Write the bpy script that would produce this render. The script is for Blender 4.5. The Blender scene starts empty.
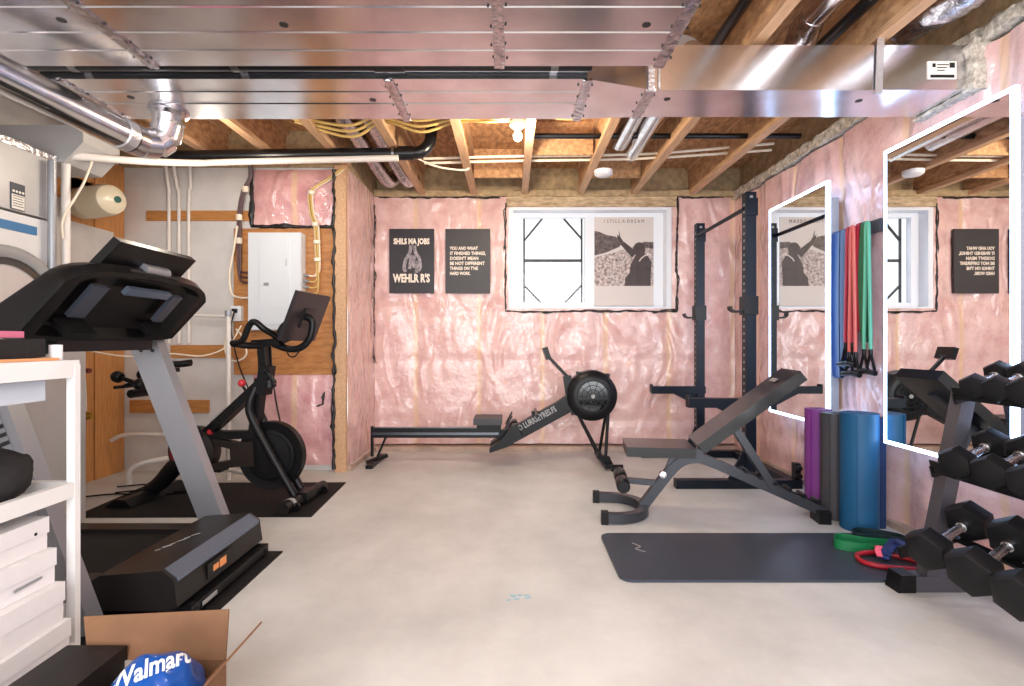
import bpy, bmesh, math, random
from mathutils import Vector, Matrix, noise
random.seed(7)
PI = math.pi
S = bpy.context.scene
COL = S.collection

# ------------------------------------------------------------------ camera, world, lights, exposure
cam_d = bpy.data.cameras.new('camera')
cam = bpy.data.objects.new('camera', cam_d)
COL.objects.link(cam)
cam.location = (0, 0, 1.12)
cam.rotation_euler = (PI / 2, 0, 0)
cam_d.sensor_width = 36
cam_d.lens = 520 / 1024 * 36
cam_d.shift_y = -2 / 1024
cam_d.clip_start = 0.02
S.camera = cam
S.view_settings.view_transform = 'Standard'
S.view_settings.look = 'None'
S.view_settings.gamma = 1
S.view_settings.use_curve_mapping = False
S.view_settings.exposure = 0.58

W = bpy.data.worlds.new('world')
S.world = W
W.use_nodes = True
W.node_tree.nodes['Background'].inputs[0].default_value = (0.93, 0.96, 1.0, 1)
W.node_tree.nodes['Background'].inputs[1].default_value = 1.0


def area(name, loc, target, sx, sy, power, color=(1, 1, 1)):
    d = bpy.data.lights.new(name, 'AREA')
    d.shape = 'RECTANGLE'
    d.size, d.size_y, d.energy, d.color = sx, sy, power, color
    o = bpy.data.objects.new(name, d)
    COL.objects.link(o)
    o.location = loc
    o.rotation_euler = (Vector(target) - Vector(loc)).to_track_quat('-Z', 'Y').to_euler()
    return o


def point_light(name, loc, power, color, r=0.05):
    d = bpy.data.lights.new(name, 'POINT')
    d.energy, d.color, d.shadow_soft_size = power, color, r
    o = bpy.data.objects.new(name, d)
    COL.objects.link(o)
    o.location = loc
    return o


area('rear_fill_area', (0.0, -0.9, 2.1), (0, 3.6, 0.9), 3.4, 1.2, 80, (0.95, 0.97, 1))  # added softbox-like fill behind the camera, no such lamp in the room
area('rear_fill_low', (0.2, -1.3, 0.5), (0.1, 3.0, 2.6), 4.0, 0.8, 55, (0.97, 0.98, 1))  # second added fill, low behind the camera, aimed up at the ceiling
area('window_daylight', (0.8, 6.7, 3.7), (0.7, 4.6, 1.4), 1.6, 0.9, 60, (0.9, 0.96, 1.0))
point_light('ceiling_bulb_light', (0.03, 3.62, 2.47), 36, (1, 0.86, 0.66), 0.05)
point_light('utility_fill_light', (-2.0, 3.45, 2.3), 9, (1, 0.88, 0.72), 0.08)  # unseen point light added to brighten the utility corner
point_light('rear_fill_point', (0.8, 1.0, 2.25), 16, (1, 0.96, 0.92), 0.1)  # unseen point light added above the frame as general fill


# ------------------------------------------------------------------ materials
def lin(c):
    return tuple(((v / 255) / 12.92 if v / 255 <= 0.04045 else ((v / 255 + 0.055) / 1.055) ** 2.4) for v in c) + (1,)


def mat(name, rgb, rough=0.5, metal=0.0, var=0.0, scale=8.0, bump=0.0, bscale=60.0, coat=0.0, stretch=None, rgb2=None,
        spec=None, emit=None, coat_rough=0.1):
    m = bpy.data.materials.new(name)
    m.use_nodes = True
    nt = m.node_tree
    b = nt.nodes['Principled BSDF']
    b.inputs['Base Color'].default_value = lin(rgb)
    b.inputs['Roughness'].default_value = rough
    b.inputs['Metallic'].default_value = metal
    b.inputs['Coat Weight'].default_value = coat
    b.inputs['Coat Roughness'].default_value = coat_rough
    if name.startswith('insulation'):
        b.inputs['Coat IOR'].default_value = 1.65
    if spec is not None:
        b.inputs['Specular IOR Level'].default_value = spec
    if emit:
        b.inputs['Emission Color'].default_value = lin(emit[0])
        b.inputs['Emission Strength'].default_value = emit[1]
    if var or bump:
        tc = nt.nodes.new('ShaderNodeTexCoord')
        mp = nt.nodes.new('ShaderNodeMapping')
        nt.links.new(tc.outputs['Object'], mp.inputs[0])
        if stretch:
            mp.inputs['Scale'].default_value = stretch
    if var:
        n = nt.nodes.new('ShaderNodeTexNoise')
        n.inputs['Scale'].default_value = scale
        n.inputs['Detail'].default_value = 5
        n.inputs['Roughness'].default_value = 0.65
        nt.links.new(mp.outputs[0], n.inputs['Vector'])
        cr = nt.nodes.new('ShaderNodeValToRGB')
        c2 = rgb2 or tuple(v * (1 - var) for v in rgb)
        cr.color_ramp.elements[0].position = 0.32
        cr.color_ramp.elements[1].position = 0.68
        cr.color_ramp.elements[0].color = lin(c2)
        cr.color_ramp.elements[1].color = lin(rgb)
        nt.links.new(n.outputs[0], cr.inputs[0])
        nt.links.new(cr.outputs[0], b.inputs['Base Color'])
    if bump:
        n2 = nt.nodes.new('ShaderNodeTexNoise')
        n2.inputs['Scale'].default_value = bscale
        n2.inputs['Detail'].default_value = 4
        nt.links.new(mp.outputs[0], n2.inputs['Vector'])
        bp = nt.nodes.new('ShaderNodeBump')
        bp.inputs['Strength'].default_value = bump
        bp.inputs['Distance'].default_value = 0.01
        nt.links.new(n2.outputs[0], bp.inputs['Height'])
        nt.links.new(bp.outputs[0], b.inputs['Normal'])
    return m


def insulation_mat(name, axis, offset, period, base=(228, 191, 184), dark=(207, 158, 153), stud=(226, 186, 150)):
    """pink batts between studs behind a shiny crinkled clear sheet"""
    m = mat(name, base, 0.62, coat=1.0, coat_rough=0.09)
    nt = m.node_tree
    b = nt.nodes['Principled BSDF']
    L = nt.links.new
    tc = nt.nodes.new('ShaderNodeTexCoord')
    geo = nt.nodes.new('ShaderNodeNewGeometry')
    n = nt.nodes.new('ShaderNodeTexNoise')
    n.inputs['Scale'].default_value = 5
    n.inputs['Detail'].default_value = 7
    n.inputs['Roughness'].default_value = 0.7
    L(geo.outputs['Position'], n.inputs['Vector'])
    cr = nt.nodes.new('ShaderNodeValToRGB')
    cr.color_ramp.elements[0].position = 0.33
    cr.color_ramp.elements[1].position = 0.6
    cr.color_ramp.elements[0].color = lin(dark)
    cr.color_ramp.elements[1].color = lin(base)
    L(n.outputs[0], cr.inputs[0])
    sp = nt.nodes.new('ShaderNodeSeparateXYZ')
    L(geo.outputs['Position'], sp.inputs[0])
    a = nt.nodes.new('ShaderNodeMath'); a.operation = 'SUBTRACT'
    L(sp.outputs[axis], a.inputs[0]); a.inputs[1].default_value = offset
    w = nt.nodes.new('ShaderNodeMath'); w.operation = 'WRAP'
    L(a.outputs[0], w.inputs[0]); w.inputs[1].default_value = period / 2; w.inputs[2].default_value = -period / 2
    ab = nt.nodes.new('ShaderNodeMath'); ab.operation = 'ABSOLUTE'
    L(w.outputs[0], ab.inputs[0])
    mr = nt.nodes.new('ShaderNodeMapRange')
    mr.inputs['From Min'].default_value = 0.017
    mr.inputs['From Max'].default_value = 0.03
    mr.inputs['To Min'].default_value = 0.75
    mr.inputs['To Max'].default_value = 0.0
    L(ab.outputs[0], mr.inputs['Value'])
    mx = nt.nodes.new('ShaderNodeMix'); mx.data_type = 'RGBA'
    L(mr.outputs[0], mx.inputs['Factor'])
    L(cr.outputs[0], mx.inputs[6])
    mx.inputs[7].default_value = lin(stud)
    L(mx.outputs[2], b.inputs['Base Color'])
    # crinkles: warped noise
    n2 = nt.nodes.new('ShaderNodeTexNoise')
    n2.inputs['Scale'].default_value = 2.6
    n2.inputs['Detail'].default_value = 3
    n2.noise_type = 'RIDGED_MULTIFRACTAL'
    n2.inputs['Distortion'].default_value = 1.6
    mpp = nt.nodes.new('ShaderNodeMapping')
    mpp.inputs['Rotation'].default_value = (0.35, 0.35, 0.2)
    mpp.inputs['Scale'].default_value = (1.3, 1.3, 0.6)
    L(geo.outputs['Position'], mpp.inputs[0])
    L(mpp.outputs[0], n2.inputs['Vector'])
    n3 = nt.nodes.new('ShaderNodeTexNoise')
    n3.inputs['Scale'].default_value = 14
    n3.inputs['Detail'].default_value = 3
    n3.inputs['Distortion'].default_value = 1.5
    L(geo.outputs['Position'], n3.inputs['Vector'])
    ad = nt.nodes.new('ShaderNodeMath'); ad.operation = 'MULTIPLY_ADD'
    L(n3.outputs[0], ad.inputs[0]); ad.inputs[1].default_value = 0.12
    L(n2.outputs[0], ad.inputs[2])
    bp = nt.nodes.new('ShaderNodeBump')
    bp.inputs['Strength'].default_value = 1.0
    bp.inputs['Distance'].default_value = 0.075
    L(ad.outputs[0], bp.inputs['Height'])
    L(bp.outputs[0], b.inputs['Coat Normal'])
    bp2 = nt.nodes.new('ShaderNodeBump')
    bp2.inputs['Strength'].default_value = 0.35
    bp2.inputs['Distance'].default_value = 0.04
    L(ad.outputs[0], bp2.inputs['Height'])
    L(bp2.outputs[0], b.inputs['Normal'])
    return m


M = {}
M['concrete'] = mat('concrete', (211, 210, 206), 0.42, var=0.13, scale=1.7, bump=0.08, bscale=40)
M['wall_paint'] = mat('pale_wall', (224, 219, 215), 0.7, var=0.1, scale=2)
M['osb'] = mat('osb', (216, 166, 118), 0.75, var=0.4, scale=26, rgb2=(136, 94, 60), stretch=(1, 0.45, 1), bump=0.2)
M['osb_web'] = mat('osb_web', (216, 172, 126), 0.75, var=0.35, scale=26, rgb2=(154, 110, 74), stretch=(1, 0.5, 1), bump=0.2)
M['lumber'] = mat('lumber', (216, 172, 132), 0.6, var=0.18, scale=10, stretch=(6, 0.5, 6))
M['sill'] = mat('sill_plate', (196, 168, 150), 0.65, var=0.2, scale=6)
M['orange_board'] = mat('orange_board', (216, 150, 86), 0.55, var=0.15, scale=8, stretch=(8, 8, 0.7))
M['orange_wood'] = mat('orange_wood', (205, 140, 76), 0.55, var=0.2, scale=8, stretch=(1, 6, 8))
M['plywood'] = mat('plywood', (202, 142, 82), 0.55, var=0.25, scale=5, stretch=(1.2, 1, 6), rgb2=(160, 100, 52))
M['foam'] = mat('spray_foam', (220, 208, 190), 0.85, var=0.5, scale=32, rgb2=(128, 120, 110), bump=0.6, bscale=45)
M['rim_foam'] = mat('rim_foam', (196, 168, 128), 0.85, var=0.25, scale=14, bump=0.3, bscale=20)
M['foam_tan'] = mat('tan_foam', (214, 190, 156), 0.85, var=0.3, scale=9, stretch=(1, 1, 4), rgb2=(150, 124, 96), bump=0.3, bscale=30)
M['sealant'] = mat('black_sealant', (34, 30, 30), 0.4, var=0.3, scale=60)
M['duct'] = mat('galvanized', (236, 237, 242), 0.21, 1.0, var=0.1, scale=4, bump=0.05, bscale=2.5, rgb2=(212, 210, 214))
M['foil'] = mat('foil', (226, 222, 226), 0.22, 1.0, var=0.3, scale=40, bump=0.6, bscale=35)
M['round_metal'] = mat('round_metal', (232, 230, 230), 0.2, 1.0, var=0.1, scale=8)
M['bolt'] = mat('steel', (150, 150, 150), 0.3, 1.0)
M['chrome'] = mat('chrome', (210, 210, 212), 0.15, 1.0, bump=0.25, bscale=400)
M['black_pipe'] = mat('black_pipe', (16, 17, 20), 0.3)
M['pvc'] = mat('white_pvc', (226, 218, 210), 0.35)
M['white'] = mat('white_enamel', (226, 224, 222), 0.4, var=0.05, scale=3)
M['white_plastic'] = mat('white_plastic', (236, 236, 238), 0.35)
M['panel_white'] = mat('panel_white', (214, 218, 222), 0.4)
M['furnace'] = mat('furnace_metal', (190, 188, 186), 0.4, 0.2, var=0.06, scale=3)
M['grey_metal'] = mat('grey_metal', (150, 152, 156), 0.4, 0.4)
M['grey_ring'] = mat('grey_ring', (160, 158, 156), 0.4)
M['dark_glass'] = mat('dark_glass', (60, 56, 54), 0.08, coat=1)
M['blue_print'] = mat('blue_print', (64, 118, 164), 0.4)
M['tank'] = mat('cream_tank', (226, 214, 186), 0.3, coat=0.3)
M['green_print'] = mat('green_print', (30, 92, 84), 0.4)
M['black'] = mat('black_plastic', (13, 13, 15), 0.38)
M['console_black'] = mat('console_black', (15, 14, 14), 0.34)
M['dark_panel'] = mat('dark_panel', (24, 22, 21), 0.3)
M['smoke_grey'] = mat('smoke_grey', (60, 64, 74), 0.3)
M['hood'] = mat('hood_plastic', (30, 27, 26), 0.36)
M['plastic_sheen'] = mat('plastic_sheen', (110, 122, 140), 0.25, 0.5)  # pale tone standing in for reflected light on the black plastic
M['belt'] = mat('belt', (22, 20, 20), 0.7, bump=0.1)
M['silver'] = mat('silver_paint', (150, 152, 158), 0.33, 0.6)
M['rubber'] = mat('rubber', (24, 22, 23), 0.7, var=0.15, scale=40, bump=0.15, bscale=150)
M['matt_black'] = mat('bike_black', (14, 14, 16), 0.4)
M['brown_black'] = mat('bike_frame', (40, 33, 30), 0.38)
M['red'] = mat('red', (206, 48, 58), 0.35)
M['red_label'] = mat('red_label', (190, 44, 50), 0.4)
M['screen_back'] = mat('screen_back', (40, 37, 40), 0.3)
M['screen'] = mat('screen_glass', (14, 14, 16), 0.08)
M['rower_black'] = mat('rower_black', (15, 16, 19), 0.4)
M['rower_rail'] = mat('rower_rail', (108, 112, 120), 0.25, 0.8)
M['rower_grey'] = mat('rower_grey', (48, 48, 52), 0.5)
M['rack'] = mat('rack_navy_black', (18, 25, 36), 0.4, 0.2)
M['bench_pad'] = mat('bench_pad', (13, 14, 17), 0.34, coat=0.35, bump=0.05, bscale=200)
M['bench_frame'] = mat('bench_frame', (68, 70, 76), 0.35, 0.6)
M['dumbbell'] = mat('dumbbell_rubber', (16, 17, 20), 0.42, bump=0.08, bscale=200)
M['rack_grey'] = mat('rack_grey', (82, 81, 88), 0.42, 0.4)
M['yoga'] = mat('exercise_mat', (58, 64, 74), 0.36, var=0.05, scale=6)
M['purple'] = mat('purple_foam', (112, 46, 122), 0.6)
M['greymat'] = mat('grey_foam', (62, 60, 64), 0.6)
M['blue'] = mat('blue_foam', (8, 80, 120), 0.55)
M['navy'] = mat('navy_foam', (8, 42, 84), 0.55)
M['navy_band'] = mat('navy_band', (12, 38, 78), 0.5)
M['maroon'] = mat('maroon_band', (78, 16, 46), 0.5)
M['crimson'] = mat('crimson_band', (160, 28, 54), 0.5)
M['coral'] = mat('coral_band', (196, 92, 86), 0.5)
M['green'] = mat('green_band', (18, 100, 66), 0.5)
M['teal'] = mat('teal_band', (84, 164, 136), 0.5)
M['green_loop'] = mat('green_loop', (10, 110, 62), 0.5)
M['dark_teal'] = mat('dark_teal', (8, 36, 40), 0.5)
M['red_loop'] = mat('red_loop', (160, 18, 36), 0.45)
M['blue_loop'] = mat('blue_loop', (22, 48, 120), 0.5, var=0.4, scale=20)
M['pink_loop'] = mat('pink_loop', (236, 96, 120), 0.5)
M['cardboard'] = mat('cardboard', (122, 84, 55), 0.75, var=0.1, scale=8)
M['cardboard_in'] = mat('cardboard_edge', (196, 142, 98), 0.75, var=0.1, scale=20)
M['bag_blue'] = mat('bag_blue', (2, 74, 156), 0.3, coat=0.3, bump=0.3, bscale=14)
M['letter_white'] = mat('letter_white', (236, 238, 240), 0.5)
M['letter_grey'] = mat('letter_grey', (150, 150, 150), 0.5)
M['letter_black'] = mat('letter_black', (22, 22, 24), 0.5)
M['letter_cream'] = mat('letter_cream', (236, 222, 205), 0.5)
M['carton_white'] = mat('carton_white', (226, 222, 222), 0.55, var=0.04, scale=6)
M['dark_box'] = mat('dark_box', (34, 30, 29), 0.45, var=0.35, scale=14)
M['poster_dark'] = mat('poster_dark', (44, 38, 44), 0.5, var=0.25, scale=9)
M['poster_grey'] = mat('poster_grey', (54, 50, 51), 0.5, var=0.08, scale=2)
M['photo_light'] = mat('photo_light', (205, 195, 190), 0.5)
M['photo_mid'] = mat('photo_mid', (112, 96, 93), 0.5, var=0.5, scale=26, rgb2=(52, 40, 40))
M['photo_dark'] = mat('photo_dark', (70, 54, 54), 0.5, var=0.3, scale=12)
M['crowd'] = mat('crowd', (226, 208, 202), 0.6, var=0.7, scale=34, rgb2=(72, 56, 56))
M['poster_fig'] = mat('poster_figure', (178, 168, 172), 0.5, var=0.5, scale=30)
M['cable_yellow'] = mat('cable_yellow', (206, 172, 100), 0.4)
M['cable_white'] = mat('cable_white', (236, 222, 200), 0.4)
M['cable_brown'] = mat('cable_brown', (76, 42, 44), 0.4)
M['brass'] = mat('brass', (190, 150, 60), 0.3, 0.9)
M['valve_red'] = mat('valve_red', (120, 48, 40), 0.4)
M['cloth_dark'] = mat('dark_cloth', (34, 32, 32), 0.8, bump=0.3, bscale=60)
M['cloth_pink'] = mat('pink_cloth', (206, 112, 140), 0.7)
M['paper_orange'] = mat('paper_orange', (224, 160, 110), 0.6)
M['paper'] = mat('paper', (232, 226, 214), 0.6)
M['bin'] = mat('bin_grey', (186, 192, 202), 0.4)
M['orange_sticker'] = mat('orange_sticker', (230, 150, 90), 0.5)
M['purple_print'] = mat('purple_print', (146, 96, 190), 0.5)
M['ins_back'] = insulation_mat('insulation_back', 0, -0.996, 0.655)
M['ins_right'] = insulation_mat('insulation_right', 1, 0.62, 0.61)
M['ins_left'] = insulation_mat('insulation_return', 1, 4.47, 0.61)
M['ins_util'] = insulation_mat('insulation_utility', 0, -1.87, 5.0, base=(228, 178, 176), dark=(200, 138, 142))
M['mirror'] = mat('mirror', (240, 242, 244), 0.0, 1.0)
M['led'] = mat('led', (255, 255, 255), 0.5, emit=((172, 208, 255), 6.5))
M['bulb'] = mat('bulb', (255, 255, 255), 0.5, emit=((255, 236, 200), 30.0))
M['window_white'] = mat('window_white', (226, 229, 236), 0.35)
M['muntin'] = mat('muntin', (40, 41, 45), 0.5)
M['duct_tape'] = mat('duct_tape', (210, 208, 210), 0.35, 0.8, bump=0.5, bscale=50)
g = bpy.data.materials.new('window_glass'); g.use_nodes = True
nt = g.node_tree
nt.nodes.clear()
out = nt.nodes.new('ShaderNodeOutputMaterial'); mxs = nt.nodes.new('ShaderNodeMixShader')
tr = nt.nodes.new('ShaderNodeBsdfTransparent'); gl = nt.nodes.new('ShaderNodeBsdfGlossy')
gl.inputs['Roughness'].default_value = 0.03
mxs.inputs[0].default_value = 0.012
nt.links.new(tr.outputs[0], mxs.inputs[1]); nt.links.new(gl.outputs[0], mxs.inputs[2]); nt.links.new(mxs.outputs[0], out.inputs[0])
M['glass'] = g


for k_ in ('console_black', 'hood', 'black', 'matt_black', 'dumbbell', 'rower_black', 'rack', 'dark_panel', 'yoga', 'rubber', 'belt', 'bench_pad', 'brown_black', 'screen_back', 'dark_box', 'cloth_dark'):
    M[k_].node_tree.nodes['Principled BSDF'].inputs['Specular IOR Level'].default_value = 0.28


# ------------------------------------------------------------------ mesh helpers
def V(*a):
    return Vector(a)


def spline(pts, n=6, closed=False):
    p = [Vector(q) for q in pts]
    out = []
    N = len(p)
    rng = N if closed else N - 1
    for i in range(rng):
        if closed:
            a, b, c, d = p[(i - 1) % N], p[i], p[(i + 1) % N], p[(i + 2) % N]
        else:
            a = p[i - 1] if i else p[0] * 2 - p[1]
            b, c = p[i], p[i + 1]
            d = p[i + 2] if i + 2 < N else p[-1] * 2 - p[-2]
        for k in range(n):
            t = k / n
            out.append(0.5 * ((2 * b) + (c - a) * t + (2 * a - 5 * b + 4 * c - d) * t * t + (3 * b - a - 3 * c + d) * t ** 3))
    if not closed:
        out.append(p[-1])
    return out


class MB:
    def __init__(self):
        self.bm = bmesh.new()

    def _faces(self, verts, faces):
        vs = [self.bm.verts.new(v) for v in verts]
        fs = []
        for f in faces:
            try:
                fs.append(self.bm.faces.new([vs[i] for i in f]))
            except ValueError:
                pass
        return vs, fs

    def _bevel(self, vs, w, seg):
        es = set()
        for v in vs:
            for e in v.link_edges:
                if len(e.link_faces) == 2 and e.calc_face_angle(0) > 0.5:
                    es.add(e)
        if es and w > 0:
            bmesh.ops.bevel(self.bm, geom=list(es), offset=w, segments=seg, affect='EDGES', profile=0.5, clamp_overlap=True)

    def box(self, x0, x1, y0, y1, z0, z1, bevel=0.0, seg=2, R=None):
        v = [V(x, y, z) for z in (z0, z1) for y in (y0, y1) for x in (x0, x1)]
        if R is not None:
            c = V((x0 + x1) / 2, (y0 + y1) / 2, (z0 + z1) / 2)
            v = [R @ (q - c) + c for q in v]
        vs, fs = self._faces(v, [(0, 2, 3, 1), (4, 5, 7, 6), (0, 1, 5, 4), (2, 6, 7, 3), (0, 4, 6, 2), (1, 3, 7, 5)])
        self._bevel(vs, bevel, seg)
        return self

    def bar(self, p, q, w, h, up=(0, 0, 1), bevel=0.0, seg=2):
        p, q, up = Vector(p), Vector(q), Vector(up)
        t = (q - p).normalized()
        s = t.cross(up)
        if s.length < 1e-4:
            s = t.cross(V(0, 1, 0))
        s.normalize()
        n = s.cross(t).normalized()
        v = []
        for c in (p, q):
            for a, b in ((-1, -1), (1, -1), (1, 1), (-1, 1)):
                v.append(c + s * (a * w / 2) + n * (b * h / 2))
        vs, fs = self._faces(v, [(3, 2, 1, 0), (4, 5, 6, 7), (0, 1, 5, 4), (1, 2, 6, 5), (2, 3, 7, 6), (3, 0, 4, 7)])
        self._bevel(vs, bevel, seg)
        return self

    def sweep(self, prof, pts, closed=False, up=(0, 0, 1), caps=True):
        """rectangular or any profile (u sideways, v upwards) along a path, kept upright"""
        pts = [Vector(p) for p in pts]
        up = Vector(up)
        N, K = len(pts), len(prof)
        v = []
        for i in range(N):
            a = pts[(i - 1) % N] if (closed or i) else pts[i]
            b = pts[(i + 1) % N] if (closed or i < N - 1) else pts[i]
            t = (b - a).normalized()
            s = t.cross(up)
            if s.length < 1e-4:
                s = V(1, 0, 0)
            s.normalize()
            n = s.cross(t).normalized()
            for (pu, pv) in prof:
                v.append(pts[i] + s * pu + n * pv)
        f = []
        for i in range(N if closed else N - 1):
            j = (i + 1) % N
            for k in range(K):
                l = (k + 1) % K
                f.append((i * K + k, i * K + l, j * K + l, j * K + k))
        if caps and not closed:
            f.append(tuple(range(K - 1, -1, -1)))
            f.append(tuple((N - 1) * K + k for k in range(K)))
        self._faces(v, f)
        return self

    def tube(self, pts, r, seg=10, closed=False, caps=True):
        pts = [Vector(p) for p in pts]
        N = len(pts)
        rr = r if isinstance(r, (list, tuple)) else [r] * N
        v, f = [], []
        prev = None
        for i in range(N):
            a = pts[(i - 1) % N] if (closed or i) else pts[i]
            b = pts[(i + 1) % N] if (closed or i < N - 1) else pts[i]
            t = (b - a).normalized()
            if prev is None:
                n = t.orthogonal().normalized()
            else:
                n = prev - t * prev.dot(t)
                if n.length < 1e-5:
                    n = t.orthogonal()
                n.normalize()
            prev = n
            s = t.cross(n)
            for k in range(seg):
                an = 2 * PI * k / seg
                v.append(pts[i] + (n * math.cos(an) + s * math.sin(an)) * rr[i])
        for i in range(N if closed else N - 1):
            j = (i + 1) % N
            for k in range(seg):
                l = (k + 1) % seg
                f.append((i * seg + k, i * seg + l, j * seg + l, j * seg + k))
        if caps and not closed:
            f.append(tuple(range(seg - 1, -1, -1)))
            f.append(tuple((N - 1) * seg + k for k in range(seg)))
        self._faces(v, f)
        return self

    def lathe(self, prof, origin, axis, seg=28, closed=False):
        """prof: (radius, height along axis)"""
        o, ax = Vector(origin), Vector(axis).normalized()
        n = ax.orthogonal().normalized()
        s = ax.cross(n)
        K = len(prof)
        v, f = [], []
        for k in range(seg):
            an = 2 * PI * k / seg
            d = n * math.cos(an) + s * math.sin(an)
            for (r, h) in prof:
                v.append(o + ax * h + d * r)
        for k in range(seg):
            l = (k + 1) % seg
            for i in range(K if closed else K - 1):
                j = (i + 1) % K
                f.append((k * K + i, l * K + i, l * K + j, k * K + j))
        if not closed:
            if prof[0][0] > 1e-5:
                f.append(tuple(k * K for k in range(seg - 1, -1, -1)))
            if prof[-1][0] > 1e-5:
                f.append(tuple(k * K + K - 1 for k in range(seg)))
        self._faces(v, f)
        bmesh.ops.remove_doubles(self.bm, verts=self.bm.verts[:], dist=1e-6)
        return self

    def prism(self, poly, fn, d0, d1, bevel=0.0, seg=2):
        """poly 2d points, fn(a, b, d) -> 3d"""
        K = len(poly)
        v = [Vector(fn(a, b, d0)) for a, b in poly] + [Vector(fn(a, b, d1)) for a, b in poly]
        f = [tuple(range(K - 1, -1, -1)), tuple(range(K, 2 * K))]
        for k in range(K):
            l = (k + 1) % K
            f.append((k, l, K + l, K + k))
        vs, fs = self._faces(v, f)
        self._bevel(vs, bevel, seg)
        return self

    def ball(self, c, r, sx=1, sy=1, sz=1, u=16, v_=10):
        m = Matrix.Translation(Vector(c)) @ Matrix.Diagonal((r * sx, r * sy, r * sz, 1))
        bmesh.ops.create_uvsphere(self.bm, u_segments=u, v_segments=v_, radius=1, matrix=m)
        return self

    def jitter(self, amp, freq=8, seed=0):
        for v in self.bm.verts:
            d = noise.noise_vector(v.co * freq + V(seed, seed * 2, 0))
            v.co += d * amp
        return self

    def build(self, name, m, parent=None, xf=None, angle=38, smooth=True):
        bm = self.bm
        if xf is not None:
            bm.transform(xf)
        bmesh.ops.recalc_face_normals(bm, faces=bm.faces[:])
        # origin: at the root's place for parts, at the base of its own box for a single mesh
        if parent is not None:
            r = parent
            while r.parent is not None:
                r = r.parent
            org = Vector(r.location)
        else:
            xs = [v.co for v in bm.verts]
            org = V((min(c.x for c in xs) + max(c.x for c in xs)) / 2, (min(c.y for c in xs) + max(c.y for c in xs)) / 2, min(c.z for c in xs))
        bm.transform(Matrix.Translation(-org))
        me = bpy.data.meshes.new(name)
        bm.to_mesh(me)
        bm.free()
        if smooth:
            me.polygons.foreach_set('use_smooth', [True] * len(me.polygons))
            me.set_sharp_from_angle(angle=math.radians(angle))
        me.materials.append(m)
        o = bpy.data.objects.new(name, me)
        COL.objects.link(o)
        if parent is not None:
            o.parent = parent
        else:
            o.location = org
        return o


def thing(name, loc, label, cat, group=None):
    o = bpy.data.objects.new(name, None)
    o.empty_display_size = 0.05
    COL.objects.link(o)
    o.location = loc
    return tag(o, label, cat, group)


def tag(o, label, cat, group=None, kind=None):
    o['label'] = label
    o['category'] = cat
    if group:
        o['group'] = group
    if kind:
        o['kind'] = kind
    return o


def struct(o, label=None):
    o['kind'] = 'structure'
    if label:
        o['label'] = label
    return o


def text_part(name, body, m, parent, origin, right, up, size, extrude=0.0008, align='LEFT', shear=0.0, width=None, bold=0.0):
    cu = bpy.data.curves.new(name, 'FONT')
    cu.body = body
    cu.size = size
    cu.extrude = extrude
    cu.align_x = align
    cu.shear = shear
    cu.offset = bold
    cu.resolution_u = 2
    tmp = bpy.data.objects.new(name + '_tmp', cu)
    COL.objects.link(tmp)
    bpy.context.view_layer.update()
    me = bpy.data.meshes.new_from_object(tmp.evaluated_get(bpy.context.evaluated_depsgraph_get()))
    bpy.data.objects.remove(tmp)
    b = MB()
    b.bm.from_mesh(me)
    bpy.data.meshes.remove(me)
    r, u = Vector(right).normalized(), Vector(up).normalized()
    n = r.cross(u)
    sx = 1.0
    if width:
        xs = [v.co.x for v in b.bm.verts]
        sx = width / max(1e-6, max(xs) - min(xs))
    mtx = Matrix((r * sx, u, n)).transposed().to_4x4()
    mtx.translation = Vector(origin)
    return b.build(name, m, parent, xf=mtx, smooth=False)


# ------------------------------------------------------------------ room shell
XR, YB, XL, YU, ZC = 2.33, 5.393, -3.39, 4.45, 2.93
XP = -1.415     # face of the insulated return wall
RY = -1.6       # how far the room runs behind the camera

b = MB(); b.box(XL - 0.1, XR + 0.15, RY, YB + 0.2, -0.1, 0.0)
struct(b.build('floor', M['concrete'], smooth=False))
b = MB(); b.box(XL - 0.1, XR + 0.15, RY, YB + 0.2, ZC, ZC + 0.05)
struct(b.build('ceiling', M['osb'], smooth=False))


def grid_wall(name, m, P, us, zs, nrm, bulge, skip=None):
    """P(u, z) -> point on the wall; bulge(u, z) pushes it along nrm"""
    b = MB()
    vs = {}
    nrm = Vector(nrm)
    for i, u in enumerate(us):
        for j, z in enumerate(zs):
            vs[i, j] = b.bm.verts.new(Vector(P(u, z)) + nrm * bulge(u, z))
    for i in range(len(us) - 1):
        for j in range(len(zs) - 1):
            if skip and skip((us[i] + us[i + 1]) / 2, (zs[j] + zs[j + 1]) / 2):
                continue
            b.bm.faces.new((vs[i, j], vs[i + 1, j], vs[i + 1, j + 1], vs[i, j + 1]))
    return struct(b.build(name, m, angle=80))


def lin_space(a, b_, n, extra=()):
    s = [a + (b_ - a) * k / n for k in range(n + 1)]
    for e in extra:
        s = [q for q in s if abs(q - e) > 0.008] + [e]
    return sorted(s)


def batts(off, per, amp, sd):
    def f(u, z):
        ph = ((u - off) / per) % 1.0
        cush = math.sin(PI * ph) ** 0.6 * amp
        w = noise.noise(V(u * 5, z * 2.2, sd)) * 0.012 + noise.noise(V(u * 14, z * 9, sd + 5)) * 0.005
        h = -0.012 * math.exp(-((z % 0.62 - 0.3) / 0.04) ** 2)
        return cush + w + h
    return f


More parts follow.
